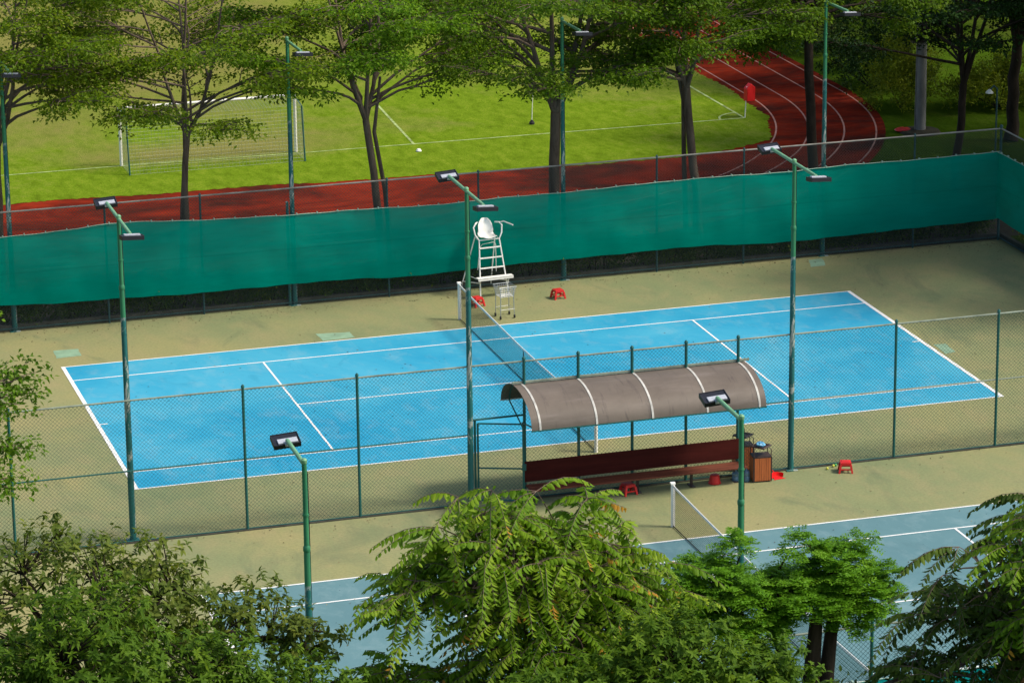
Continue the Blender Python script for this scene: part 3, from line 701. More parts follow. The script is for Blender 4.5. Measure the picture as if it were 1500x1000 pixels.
# ------------------------------------------------------------------ goal, flag, posts on the field
gl = thing("football_goal", "white football goal with sagging net on the pitch behind the trees", "goal", (-2.8, 28.3, 0))
for s in (-1, 1):
    obj("goal_post", G().tube([(s*3.1, 0, 0), (s*3.1, 0, 2.04)], 0.055, 10), MT['white'], gl, True)
    obj("rear_post", G().tube([(s*3.08, -1.45, 0), (s*3.08, -1.15, 1.9)], 0.028, 8), MT['post'], gl, True)
    obj("top_strut", G().tube([(s*3.08, 0, 2.04), (s*3.08, -1.15, 1.9)], 0.02, 6), MT['post'], gl, True)
obj("crossbar", G().tube([(-3.15, 0, 2.04), (3.15, 0, 2.04)], 0.048, 10), MT['white'], gl, True)
d = Vector((0, -0.30, -1.9)); Ld = 1.92
GN = wires((-3.08, -1.45, 0.02), (1, 0, 0), (0, 0.30/Ld, 1.9/Ld), 6.16, Ld, 0.12, 0.0036, False)
wires((-3.08, -1.15, 1.92), (1, 0, 0), (0, 1.15/1.158, 0.12/1.158), 6.16, 1.158, 0.12, 0.0036, False, gm=GN)
for s in (-1, 1): wires((s*3.08, -1.4, 0.02), (0, 1, 0), (0, 0, 1), 1.4, 1.9, 0.12, 0.0036, False, gm=GN)
obj("net", GN, MT['whitecord'], gl)
cf = thing("corner_flag", "large red padded corner flag on a white stick at the pitch corner beside the track", "corner flag", (16.95, 27.95, 0), R(10))
obj("flag_stick", G().tube([(0, 0, 0), (0.07, 0, 1.15)], 0.018, 6), MT['white'], cf, True)
obj("flag", G().add([(0.02, -0.12, 0.62), (0.36, -0.12, 0.60), (0.36, -0.12, 1.12), (0.19, -0.10, 1.26), (0.02, -0.12, 1.08), (0.02, 0.14, 0.62), (0.36, 0.14, 0.60), (0.36, 0.14, 1.12), (0.19, 0.12, 1.26), (0.02, 0.14, 1.08)],
    [(0, 1, 2, 3, 4), (9, 8, 7, 6, 5), (0, 5, 6, 1), (1, 6, 7, 2), (2, 7, 8, 3), (3, 8, 9, 4), (4, 9, 5, 0)]), MT['flagred'], cf, bevel=0.02)
mk = obj("marker_disc", G().lathe([(0.02, 0), (0.09, 0.0), (0.10, 0.03), (0.06, 0.09), (0.02, 0.1)], 12), MT['white'], None, True, (4.38, 26.9, 0)); tag(mk, "small white marker lying on the grass near the end of the penalty box line", "marker")
wp = thing("garden_stake", "thin white stake with a dark foot on the grass left of the thick tree trunk", "stake", (9.35, 29.57, 0))
obj("stake", G().tube([(0, 0, 0.1), (0.05, 0, 1.3)], 0.016, 6), MT['white'], wp); obj("foot", G().lathe([(0.10, 0), (0.10, 0.06), (0.03, 0.16)], 10), MT['rubber'], wp)
cp = thing("concrete_pole", "thick grey concrete utility pole beside the curve of the red track", "utility pole", (22.05, 23.8, 0))
obj("shaft", G().tube([(0, 0, 0), (0, 0, 9)], [0.19, 0.14], 16), MT['concrete'], cp, True)
obj("footing", G().lathe([(0.75, -0.02), (0.68, 0.06), (0.3, 0.10)], 14), MT['soil'], cp)
obj("conduit", G().tube([(-0.2, 0.02, 0), (-0.19, 0.02, 2.2), (-0.17, 0, 9)], 0.025, 6), MT['concrete'], cp)
obj("clamp", G().box((-0.15, -0.1, 3.35), (0.6, 0.2, 0.16)), MT['black'], cp)
tag(obj("red_sheet", lump((0, 0, 0.05), 0.3, 6, 0.2, 9), MT['red'], None, False, (21.55, 24.1, 0)), "crumpled red sheet on the ground at the foot of the concrete pole", "sheet")
gl2 = thing("garden_lamp", "slim pole lamp with a small pale shade outside the far right fence corner", "lamp", (20.45, 14.0, 0))
obj("lamp_post", G().tube([(0, 0, 0), (0, 0, 3.75), (-0.12, 0, 3.85), (-0.25, 0, 3.72)], 0.03, 8), MT['farpost'], gl2, True)
obj("lamp_shade", G().lathe([(0.03, 3.75), (0.12, 3.66), (0.13, 3.62), (0.02, 3.6)], 12, (-0.27, 0, 0)), MT['white'], gl2, True)
# ------------------------------------------------------------------ foliage
def nrm(a): return a/np.maximum(np.linalg.norm(a, axis=-1, keepdims=True), 1e-9)
class Leaves:
    def __init__(s): s.c = []
    def add(s, pos, d, n, L, W, v):
        N = len(pos); s.c.append((np.asarray(pos, float), nrm(np.asarray(d, float)), np.asarray(n, float), np.broadcast_to(np.asarray(L, float), (N,)).copy(), np.broadcast_to(np.asarray(W, float), (N,)).copy(), np.broadcast_to(np.asarray(v, float), (N,)).copy()))
    def build(s, name, mat, parent, big=False, droop=0.25, fold=0.35):
        P, D, Nn, L, W, V = [np.concatenate([c[i] for c in s.c]) for i in range(6)]
        S_ = nrm(np.cross(D, Nn)); U = np.cross(S_, D); N = len(P); L = L[:, None]; W = W[:, None]
        if not big:
            q = np.stack([P, P+D*L*0.45+S_*W/2+U*W*fold/2, P+D*L-U*L*droop*0.6, P+D*L*0.45-S_*W/2+U*W*fold/2], 1)
            tri = np.array([[0, 1, 2], [0, 2, 3]])
        else:
            def pt(t, side, w): return P+D*L*t-U*L*droop*t*t+side*S_*W*w/2+U*(abs(side)*W*fold*w/2)
            q = np.stack([pt(0, 0, 0), pt(.33, 0, 0), pt(.7, 0, 0), pt(1, 0, 0), pt(.30, 1, 1), pt(.68, 1, .8), pt(.30, -1, 1), pt(.68, -1, .8)], 1)
            tri = np.array([[0, 4, 1], [1, 4, 5], [1, 5, 2], [2, 5, 3], [0, 1, 6], [1, 7, 6], [1, 2, 7], [2, 3, 7]])
        k = q.shape[1]; F = (tri[None]+(np.arange(N)*k)[:, None, None]).reshape(-1, 3); vv = q.reshape(-1, 3)
        me = bpy.data.meshes.new(name); me.vertices.add(len(vv)); me.vertices.foreach_set("co", vv.ravel().astype(np.float32))
        me.loops.add(F.size); me.loops.foreach_set("vertex_index", F.ravel().astype(np.int32))
        me.polygons.add(len(F)); me.polygons.foreach_set("loop_start", np.arange(0, F.size, 3, dtype=np.int32)); me.polygons.foreach_set("loop_total", np.full(len(F), 3, np.int32))
        me.update(calc_edges=True); a = me.attributes.new("v", 'FLOAT', 'POINT'); a.data.foreach_set("value", np.repeat(V, k).astype(np.float32))
        me.materials.append(mat)
        o = bpy.data.objects.new(name, me); S.collection.objects.link(o)
        if parent: o.parent = parent
        return o
def ramp3(dark, mid, lite, odd=None, amt=0.03):
    st = [(0.0, (*dark, 1)), (0.5, (*mid, 1)), (0.93 if odd else 1.0, (*lite, 1))]
    if odd: st.append((0.985, (*odd, 1)))
    return st
LF = dict(
    hedge=leafmat("dull_hedge_leaves", ramp3((0.018, 0.045, 0.008), (0.045, 0.095, 0.014), (0.13, 0.18, 0.02)), 0.3),
    olive=leafmat("olive_green_leaves", ramp3((0.050, 0.095, 0.005), (0.115, 0.19, 0.009), (0.22, 0.28, 0.018)), 0.45),
    fresh=leafmat("fresh_green_leaves", ramp3((0.045, 0.105, 0.006), (0.11, 0.22, 0.010), (0.22, 0.34, 0.025)), 0.42),
    mid=leafmat("mid_green_leaves", ramp3((0.038, 0.085, 0.005), (0.09, 0.165, 0.008), (0.19, 0.27, 0.020)), 0.42),
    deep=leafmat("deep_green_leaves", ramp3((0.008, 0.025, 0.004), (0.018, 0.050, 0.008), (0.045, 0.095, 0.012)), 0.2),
    yellowish=leafmat("yellow_green_leaves", ramp3((0.07, 0.11, 0.008), (0.16, 0.21, 0.015), (0.30, 0.34, 0.03)), 0.42),
    frond=leafmat("bright_frond_leaflets", ramp3((0.055, 0.13, 0.006), (0.145, 0.265, 0.012), (0.31, 0.41, 0.03), (0.45, 0.24, 0.03)), 0.42),
    dfrond=leafmat("dull_frond_leaflets", ramp3((0.025, 0.050, 0.008), (0.060, 0.105, 0.014), (0.13, 0.19, 0.02), (0.22, 0.12, 0.04)), 0.35, 0.6),
    brown=leafmat("dry_brownish_leaves", ramp3((0.040, 0.070, 0.008), (0.095, 0.140, 0.018), (0.20, 0.23, 0.03), (0.28, 0.10, 0.05)), 0.38, 0.6),
    whorl=leafmat("glossy_dark_whorled_leaves", ramp3((0.030, 0.070, 0.005), (0.072, 0.145, 0.008), (0.16, 0.25, 0.015)), 0.38, 0.6),
    feather=leafmat("feathery_bright_leaves", ramp3((0.045, 0.12, 0.006), (0.11, 0.26, 0.012), (0.20, 0.38, 0.03)), 0.42),
)
UP = np.array([0, 0, 1.0])
def leafclump(lv, rs, cc, rc, leafsize, dens, weep, vshift, flat=1.0):
    m2 = int(rs.uniform(42, 62)*dens*(rc/0.5)**1.6*(0.13/leafsize)**1.5)
    a_ = rs.uniform(0, 2*math.pi, m2); rr = rc*np.sqrt(rs.uniform(0.02, 1, m2))*(1+0.3*np.sin(a_*3+rs.uniform(0, 6))+0.15*np.sin(a_*7+rs.uniform(0, 6)))
    if weep: off = np.stack([rr*np.cos(a_)*0.7, rr*np.sin(a_)*0.7, -rs.uniform(0, 1, m2)**1.3*weep*2.4*rc], 1)
    else: off = np.stack([rr*np.cos(a_), rr*np.sin(a_), rs.normal(0, 0.075, m2)-0.20*(rr/rc)**2*rc*0.6], 1)
    dd = np.stack([np.cos(a_), np.sin(a_), rs.normal(-0.15-weep, 0.4, m2)], 1)+rs.normal(0, 0.4, (m2, 3))
    cv = np.clip(rs.normal(0.5+vshift, 0.13)+rs.normal(0, 0.13, m2), 0, 0.92)
    lv.add(cc+off, dd, UP+rs.normal(0, 0.5, (m2, 3)), leafsize*rs.uniform(0.65, 1.3, m2), leafsize*0.62, cv)
def layered_tree(label, loc, h, fork, rad, seed, mat, trunk_r=0.16, limbs=26, lean=(0, 0), leafsize=0.13, dens=1.0, twin=None, profile=None, group="layered shade trees along the red track", weep=0.0, kind="shade_tree", barkm='bark', clump=(0.24, 0.52), vshift=0.0, rise=0.36, leaders=4):
    rs = np.random.RandomState(seed); t = thing(kind, label, "tree", loc, 0, group); W = G(); tr = trunk_r*0.82
    n = 7; zz = np.linspace(0, 1, n); wob = np.cumsum(rs.normal(0, 0.045, (n, 2)), 0); wob[0] = 0
    fp = fork*0.93; path = np.stack([lean[0]*zz**1.3+wob[:, 0], lean[1]*zz+wob[:, 1], zz*fp], 1)
    W.tube(path, list(np.interp(zz, [0, 0.06, 1], [tr*1.3, tr*1.05, tr*0.85])), 10)
    F0 = path[-1]
    if twin: W.tube([(twin[0]*1.2, twin[1], 0), (twin[0]*1.15+lean[0]*.3, twin[1], fork*0.5), (twin[0]*0.9+lean[0]*.7, twin[1]*.5, fork*0.85), tuple(F0+np.array([twin[0]*1.5, 0, fork*0.25]))], [tr*0.65, tr*0.55, tr*0.5, tr*0.35], 8)
    lv = Leaves(); H_ = h-fp; axes = []
    a0 = rs.uniform(0, 6)
    for k in range(leaders):
        az = a0+k*2*math.pi/leaders+rs.normal(0, .25); sp = (0.12 if k == 0 else rs.uniform(0.30, 0.48))*rad; hh = H_*(1.0 if k == 0 else rs.uniform(0.72, 0.92))
        s = np.linspace(0, 1, 7); d = np.array([math.cos(az), math.sin(az), 0]); lp = F0+d*(sp*s**0.8)[:, None]+UP*(hh*s)[:, None]+np.cumsum(rs.normal(0, 0.05, (7, 3)), 0)*(s[:, None] > 0)
        W.tube(lp, list(np.interp(s, [0, .15, 1], [tr*0.72, tr*0.5, 0.012])), 8); axes.append((lp, az, sp, hh))
    for k in range(limbs):
        q = ((k+rs.uniform(0, .8))/limbs)**1.25; lp_, az0, sp, hh = axes[k % leaders] if q > 0.12 else axes[rs.randint(leaders)]
        s0 = 0.04+0.88*q; b = np.array([np.interp(s0, np.linspace(0, 1, 7), lp_[:, i]) for i in range(3)])
        az = az0+rs.uniform(-1.5, 1.5) if leaders > 1 and k % leaders else rs.uniform(0, 6.3)
        dome = math.sqrt(max(0.05, 1-(max(0, q-0.25)/0.80)**2)); R_ = rad*dome*rs.uniform(0.78, 1.22)
        d = np.array([math.cos(az), math.sin(az), 0]); bo = b[:2]-F0[:2]; L = max(0.5, R_-max(0, float(bo@d[:2]))); sd_ = np.array([-d[1], d[0], 0])
        m_ = 7; ss = np.linspace(0, 1, m_); up = rise*L*rs.uniform(0.5, 1.3)*(1-0.3*q); bend = rs.uniform(-.3, .3)
        lp = b+d*L*ss[:, None]+sd_*(bend*L*ss**2)[:, None]+UP*(up*ss**0.8-(weep+0.03)*L*ss**2.6)[:, None]
        lp += np.cumsum(rs.normal(0, 0.035, (m_, 3)), 0)*(ss[:, None] > 0); r_ = tr*0.42*(1-0.6*q)
        W.tube(lp, list(np.interp(ss, [0, 1], [r_, 0.010])), 6)
        nsub = int(10*L/rad)+4
        for j in range(nsub):
            sb_ = 0.42 if q < 0.35 else 0.25; s_ = sb_+(1-sb_)*(j+rs.uniform(0, 1))/nsub; p0 = np.array([np.interp(s_, ss, lp[:, i]) for i in range(3)])
            an = (1 if j % 2 else -1)*rs.uniform(0.3, 1.25)*(1.15-s_*0.6); l2 = L*rs.uniform(0.20, 0.42)*(1.25-s_*0.75)+0.2
            d2 = d*math.cos(an)+sd_*math.sin(an); p1 = p0+d2*l2+UP*(rs.uniform(-0.05, 0.35)-weep*0.6)*l2
            W.tube([p0, (p0+p1)/2+UP*0.05*l2, p1], [0.020, 0.013, 0.006], 4, False)
            if rs.uniform() < 0.20: continue
            for cI in range(3):
                u = (0.35, 0.7, 1.0)[cI]; cc = p0+(p1-p0)*u+rs.normal(0, 0.07, 3); leafclump(lv, rs, cc, rs.uniform(*clump)*(0.75+0.25*u)*min(1, 0.5+l2), leafsize, dens*0.80, weep, vshift)
    obj("trunk", W, MT[barkm], t, True); lv.build("crown", LF[mat], t); return t

Yt = 12.0
layered_tree("spreading olive-green tree at the left edge of the picture, its trunk out of frame", (-12.6, Yt, 0), 11.5, 5.3, 4.4, 11, 'olive', 0.17, 36, (0.1, 0))
layered_tree("flat-tiered olive-green tree with a slim forked trunk in front of the football goal", (-7.05, Yt, 0), 11.8, 5.1, 4.5, 23, 'olive', 0.13, 42, (0.35, 0), twin=(-0.05, 0.0), dens=0.95)
layered_tree("bright fresh-green tree with twin trunks between the goal and the umpire chair", (-0.85, Yt, 0), 12, 5.2, 4.1, 37, 'fresh', 0.15, 40, (-0.6, 0), twin=(0.32, 0.25), dens=1.15, vshift=0.06)
layered_tree("broad tree with the thickest trunk, beside the middle light pole of the far fence", (4.55, Yt, 0), 12.5, 5.0, 4.7, 41, 'mid', 0.22, 38, (0.25, 0), dens=1.0)
layered_tree("darker tree with a bare side limb, left of the curve of the red track", (9.45, Yt, 0), 11.5, 5.5, 3.5, 59, 'mid', 0.17, 34, (-0.35, 0), twin=(-0.3, 0.2), dens=1.15, vshift=-0.12)
layered_tree("shaggy drooping tree with a dark trunk growing in front of the red track curve", (13.5, Yt+0.3, 0), 12.8, 6.6, 3.0, 61, 'mid', 0.20, 36, (-0.3, 0), dens=1.1, weep=0.30, barkm='dbark', vshift=-0.04)
GR = "dark trees beyond the far right corner"
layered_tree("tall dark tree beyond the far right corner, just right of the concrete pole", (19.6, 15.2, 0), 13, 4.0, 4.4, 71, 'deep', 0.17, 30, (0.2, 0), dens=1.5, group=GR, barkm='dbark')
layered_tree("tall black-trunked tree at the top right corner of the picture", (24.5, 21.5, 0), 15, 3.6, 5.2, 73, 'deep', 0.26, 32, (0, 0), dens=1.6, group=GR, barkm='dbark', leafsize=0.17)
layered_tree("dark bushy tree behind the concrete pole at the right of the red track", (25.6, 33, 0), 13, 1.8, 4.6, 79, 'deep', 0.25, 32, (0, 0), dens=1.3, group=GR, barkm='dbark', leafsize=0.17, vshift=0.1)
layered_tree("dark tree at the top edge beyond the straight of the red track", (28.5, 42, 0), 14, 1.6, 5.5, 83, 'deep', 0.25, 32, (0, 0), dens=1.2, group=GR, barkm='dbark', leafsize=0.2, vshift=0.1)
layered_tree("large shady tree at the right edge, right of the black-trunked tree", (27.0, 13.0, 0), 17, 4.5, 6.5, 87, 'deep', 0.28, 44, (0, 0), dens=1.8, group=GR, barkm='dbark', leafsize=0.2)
layered_tree("tiered tree whose branches reach in at the left edge, above the brownish tree", (-20.05, -14.0, 0), 9.6, 3.2, 3.5, 197, 'fresh', 0.17, 30, (0.1, 0), dens=1.1, group="foreground trees", vshift=-0.12, rise=0.22)

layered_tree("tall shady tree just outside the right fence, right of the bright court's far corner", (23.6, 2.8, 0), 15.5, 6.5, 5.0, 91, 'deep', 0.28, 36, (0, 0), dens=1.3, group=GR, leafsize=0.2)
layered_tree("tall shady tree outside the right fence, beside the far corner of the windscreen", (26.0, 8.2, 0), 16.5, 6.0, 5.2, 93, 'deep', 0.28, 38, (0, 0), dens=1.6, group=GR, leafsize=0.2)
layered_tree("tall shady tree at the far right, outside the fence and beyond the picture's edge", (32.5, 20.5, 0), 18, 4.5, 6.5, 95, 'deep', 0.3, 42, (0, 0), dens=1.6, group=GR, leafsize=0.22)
# shrubs and hedges
def bush(name, label, cat, loc, size, seed, mat, nl, leafsize=0.12, group=None, vshift=0.0):
    rs = np.random.RandomState(seed); t = thing(name, label, cat, loc, 0, group); W = G(); lv = Leaves()
    for k in range(max(3, int(size[0]*3))):
        x = rs.uniform(-size[0]/2, size[0]/2); y = rs.uniform(-size[1]/3, size[1]/3)
        W.tube([(x*(.04 if size[0] < 5 else 1), y*.04, 0), (x+rs.normal(0, .1), y, size[2]*0.5), (x+rs.normal(0, .2), y+rs.normal(0, .1), size[2]*0.85)], [0.02, 0.014, 0.006], 5)
    nc = max(10, int(nl/40)); 
    for k in range(nc):
        u = rs.uniform(-1, 1, 3); u[2] = rs.uniform(0.12, 1)**0.8
        rr = math.sqrt(max(0.02, 1-u[2]**4)) if size[0] > 4 else math.sqrt(max(0.02, 1-u[2]**2.2))
        c = np.array([u[0]*size[0]/2*(1 if size[0] > 4 else rr), u[1]*size[1]/2*rr, u[2]*size[2]*(0.9+0.2*math.sin(u[0]*9))]); m2 = 40
        off = rs.normal(0, 0.14, (m2, 3)); dd = rs.normal(0, 1, (m2, 3))+UP*0.3
        lv.add(c+off, dd, UP+rs.normal(0, .6, (m2, 3)), leafsize*rs.uniform(.6, 1.3, m2), leafsize*.5, np.clip(rs.normal(.5+vshift, .15)+rs.normal(0, .15, m2), 0, .92))
    obj("stems", W, MT['dbark'], t); lv.build("foliage", LF[mat], t); return t
bush("hedge", "low dark hedge along the foot of the fence, showing below the teal windscreen", "hedge", (0, 10.05, 0), (37, 0.8, 1.05), 5, 'hedge', 80000, 0.10)
bush("hedge", "hedge with yellowish leaves outside the short fence at the far right corner", "hedge", (19.3, 4.6, 0), (0.9, 9.5, 1.0), 6, 'yellowish', 9000, 0.11, None, -0.2)
for i, (x, y, sx, sy, sz, m_, lb) in enumerate([
    (22.9, 27.5, 3.0, 2.4, 2.6, 'yellowish', "sunlit yellow-green shrub behind the concrete pole"),
    (26.3, 26.5, 4.0, 2.5, 1.8, 'yellowish', "wide yellow-green shrub behind the black-trunked tree at the right edge"),
    (23.2, 31.0, 3.6, 3.0, 2.4, 'deep', "dark green shrub left of the concrete pole at the edge of the grass"),
    (23.8, 38.0, 4.0, 4.0, 3.2, 'deep', "dark shrub beside the red track near the top of the picture"),
    (29.8, 25.0, 4.0, 3.0, 2.6, 'yellowish', "yellow-green shrub at the right edge, farthest right of the sunlit shrubs")]):
    bush("shrub", lb, "shrub", (x, y, 0), (sx, sy, sz), 20+i, m_, 7000, 0.13, "shrubs beyond the far right corner")

# ---- foreground trees
def sample_dome(rs, n, c, r, zmin=-0.3):
    out = []
    while len(out) < n:
        u = nrm(rs.normal(0, 1, 3)); 
        if u[2] < zmin: continue
        q = rs.uniform(0.35, 1)**0.45; out.append((np.array(c)+u*np.array(r)*q, u, q))
    return out
def skeleton(rs, W, base, c, r, pts, tr, multi=None):
    top = np.array([c[0], c[1], c[2]+r[2]*0.5]); b = np.array(base, float); fk = np.array([c[0]*0.9+b[0]*0.1, c[1], c[2]-r[2]*0.75])
    W.tube([b, (b+fk)/2+rs.normal(0, .08, 3), fk], [tr*1.25, tr, tr*0.85], 10)
    mains = []
    for k in range(9):
        a = k*2.4+rs.uniform(-.3, .3); e = rs.uniform(0.15, 1.0); d = np.array([math.cos(a)*math.cos(e), math.sin(a)*math.cos(e), math.sin(e)])
        end = np.array(c)+d*np.array(r)*0.72; mid = (fk+end)/2+UP*0.12*r[2]+rs.normal(0, .1, 3); W.tube([fk, mid, end], [tr*0.5, tr*0.3, tr*0.12], 7); mains += [fk+(mid-fk)*.6, mid, (mid+end)/2, end]
    for cc, rr_, _ in (multi or []):
        cc = np.array(cc, float); k0 = mains[int(np.argmin([np.linalg.norm(m_-cc)+abs(m_[2]-cc[2]) for m_ in mains]))]
        mid = (k0+cc)/2+UP*0.1; W.tube([k0, mid, cc], [0.06, 0.05, 0.035], 7); mains += [mid, cc]
        for q_ in range(5):
            e_ = cc+nrm(rs.normal(0, 1, 3))*np.array(rr_)*0.55; W.tube([cc, (cc+e_)/2+UP*.04, e_], [0.035, 0.026, 0.016], 5); mains += [(cc+e_)/2, e_]
    mains = np.array(mains)
    for p, u, q in pts:
        j = np.argmin(np.linalg.norm(mains-p, axis=1)); W.tube([mains[j], (mains[j]+p)/2+UP*0.05, p], [0.018, 0.012, 0.006], 4, False)
def frond_tree(label, loc, c, r, seed, mat, n=90, per=5, flen=(0.9, 1.5), lf=0.19, droop=0.55, group="foreground trees", extra=None, vshift=0.0, zmin=-0.4, tr=0.16, dryp=0.08, kind="frond_tree", multi=None):
    rs = np.random.RandomState(seed); t = thing(kind, label, "tree", loc, 0, group); W = G(); lv = Leaves()
    pts = []
    for cc, rr_, fr_ in (multi or [(c, r, 1.0)]): pts += sample_dome(rs, int(n*fr_), cc, rr_, zmin)
    if extra: pts += [(np.array(p), nrm(np.array(d, float)), 1.0) for p, d in extra]
    skeleton(rs, W, (0, 0, 0), c, r, pts, tr, multi)
    for p, u, q in pts:
        base_az = math.atan2(u[1], u[0])
        for k in range(per if q > 0.5 else per-2):
            az = base_az+rs.normal(0, 1.1) if u[2] < 0.6 else rs.uniform(0, 6.3)
            L = rs.uniform(*flen)*(0.75 if q < 0.6 else 1); d = np.array([math.cos(az), math.sin(az), 0]); el = rs.uniform(-0.2, 0.55)
            m_ = 9; s = np.linspace(0, 1, m_); hor = L*(s*math.cos(el)+0.05*s); ver = L*(math.sin(el)*s-droop*rs.uniform(.7, 1.4)*s**2.1)
            rp = p+d*hor[:, None]+UP*ver[:, None]; W.tube(rp[::2], [0.007, 0.006, 0.005, 0.004, 0.003], 4, False)
            nl = int(L/lf*1.9)+4; sl_ = np.linspace(0.12, 1.0, nl)
            tan = nrm(np.gradient(rp, axis=0)); sd_ = np.cross(d, UP)
            cv = np.clip(rs.normal(0.5+vshift, 0.13), 0.08, 0.9); dry = rs.uniform() < dryp
            for sg in (-1, 1):
                P0 = np.stack([np.interp(sl_, s, rp[:, i]) for i in range(3)], 1); T = np.stack([np.interp(sl_, s, tan[:, i]) for i in range(3)], 1)
                hang = rs.uniform(0.55, 1.35)
                dd = T*0.35+sg*sd_*0.75-UP*hang+rs.normal(0, .26, (nl, 3)); LL = lf*rs.uniform(.8, 1.15, nl)*np.interp(sl_, [0, .2, .7, 1], [.7, 1, 1, .6])
                vv = np.clip(cv+rs.normal(0, .09, nl), 0, .92)
                if dry: vv = np.where((sl_ > rs.uniform(.35, .9)), 1.0, vv)
                elif rs.uniform() < 0.05: vv = np.where(sl_ > 0.85, 1.0, vv)
                lv.add(P0, dd, np.cross(dd, T)*sg*-1+T*0.2, LL, LL*0.42, vv)
        for _ in range(2 if q < 0.97 else 0):
            m2 = 26; cc = p-u*rs.uniform(0.0, 0.5)+rs.normal(0, .12, 3); off = rs.normal(0, .17, (m2, 3)); cv = np.clip(rs.normal(.42+vshift, .15)+rs.normal(0, .1, m2), 0, .92)
            lv.add(cc+off, rs.normal(0, 1, (m2, 3))-UP*.5+u*.4, UP+u*.5+rs.normal(0, .5, (m2, 3)), lf*rs.uniform(.45, .85, m2), lf*.34, cv)
    obj("trunk", W, MT['bark'], t); lv.build("crown", LF[mat], t, True, 0.25, 0.45); return t
def whorl_tree(label, loc, c, r, seed, mat, n=420, lf=0.17, group="foreground trees", vshift=0.0, zmin=-0.2, tr=0.15, nb=8, kind="whorled_tree", wide=0.34, multi=None):
    rs = np.random.RandomState(seed); t = thing(kind, label, "tree", loc, 0, group); W = G(); lv = Leaves()
    blobs = multi or [(c, r, 1.0)]; P_ = []
    for (cc, rr_, fr_) in blobs: P_ += sample_dome(rs, int(n*fr_), cc, rr_, zmin)
    skeleton(rs, W, (0, 0, 0), c, r, P_[::3], tr, multi)
    for p, u, q in P_:
        cvb = rs.normal(0.5+vshift, .13)
        for j in range(3):
            pc = p+rs.normal(0, .15, 3); ax = nrm(u*0.6+UP*0.8+rs.normal(0, .3, 3)); a0 = np.cross(ax, [0.3, 0.2, 0.9]); a0 = nrm(a0); b0 = np.cross(ax, a0)
            for ring, (tilt, k_) in enumerate(((rs.uniform(-.25, .4), nb-rs.randint(0, 3)), (0.75, nb-2-rs.randint(0, 2)))):
                a = np.arange(k_)*2*math.pi/k_+rs.uniform(0, 6)+rs.normal(0, .12, k_)
                dd = np.cos(a)[:, None]*a0+np.sin(a)[:, None]*b0+ax*(tilt-0.25)+rs.normal(0, .24, (k_, 3))
                lv.add(pc+ax*0.03*ring+np.zeros((k_, 3)), dd, ax+np.zeros((k_, 3)), lf*rs.uniform(.5, 1.3, k_)*(1-.2*ring), lf*wide, np.clip(cvb+rs.normal(0, .08, k_)+0.06*ring, 0, .92 if rs.uniform() > .02 else 1))
    obj("trunk", W, MT['dbark'], t); lv.build("crown", LF[mat], t, True, 0.30, 0.3); return t
def feather_tree(label, loc, blobs, seed, mat, n=900, trunks=None, group="foreground trees"):
    rs = np.random.RandomState(seed); t = thing("feathery_tree", label, "tree", loc, 0, group); W = G(); lv = Leaves()
    for tp, tr in trunks: W.tube(tp, tr, 10)
    ends = np.array([tp[-1] for tp, _ in trunks]+[tp[-2] for tp, _ in trunks], float)
    for (cc, rr_, fr_) in blobs:
        for p, u, q in sample_dome(rs, int(n*fr_), cc, rr_, -0.5):
            if rs.uniform() < 0.22:
                j = np.argmin(np.linalg.norm(ends-p, axis=1)+rs.uniform(0, .4, len(ends))); W.tube([ends[j], (ends[j]+p)/2+UP*.06, p], [0.035, 0.02, 0.006], 4, False)
            cv = rs.normal(.52, .13)
            for k in range(4):
                d = nrm(np.array([*rs.normal(0, 1, 2), rs.uniform(-.1, .5)])+u*.5); L = rs.uniform(.22, .38); sd_ = nrm(np.cross(d, UP)); m_ = 7
                s = np.linspace(.15, 1, m_)
                for sg in (-1, 1):
                    P0 = p+d*(L*s)[:, None]-UP*(0.25*L*s**2)[:, None]
                    for h_ in (0, 1): lv.add(P0+sd_*sg*0.055*h_, d*.35+sg*sd_+rs.normal(0, .15, (m_, 3)), UP+rs.normal(0, .35, (m_, 3)), .075, .040, np.clip(cv+rs.normal(0, .1, m_), 0, .92))
    obj("trunk", W, MT['dbark'], t, True); lv.build("crown", LF[mat], t, False, 0.2, 0.2); return t
def ex(l): return l
frond_tree("large central foreground tree with drooping bright feather-like fronds below the bench", (-12.1, -40, 0), (0.1, 0, 9.2), (1.75, 1.7, 2.0), 101, 'frond', 250, 4, dryp=0.02, flen=(0.5, 1.15), lf=0.152, droop=0.5, zmin=-0.75,
    multi=[((-0.3, 0, 10.3), (0.85, 1.0, 0.95), .16), ((0.75, 0.1, 10.1), (0.75, .9, 0.8), .13), ((1.6, 0.1, 9.5), (0.7, .9, 0.6), .11), ((-1.3, 0.1, 9.9), (0.6, .8, 0.45), .07), ((0.2, -.2, 9.2), (1.1, 1.2, 0.8), .15), ((-1.9, -.2, 8.4), (1.0, 1.0, 0.5), .14), ((-0.7, -.3, 8.0), (1.0, 1.0, .6), .12), ((1.3, -.1, 8.3), (1.1, 1.1, .7), .12)],
    extra=[((-1.3, 0, 11.0), (-1, -.1, .35)), ((-0.9, .4, 11.3), (-1, 0, .5)), ((0.9, 0, 11.1), (1, .1, .5)), ((1.5, 0, 10.7), (1, 0, .4)), ((-1.7, 0, 10.2), (-1, -.3, .1)), ((2.1, 0, 10.0), (1, 0, .2)), ((-2.4, -.6, 8.7), (-1, -.4, .1)), ((2.3, 0, 9.2), (1, -.2, .1)), ((0.2, 0, 11.4), (.1, 0, 1)), ((1.0, 0, 11.2), (.6, 0, 1)), ((-0.5, 0, 11.5), (-.6, 0, 1))], vshift=0.05)
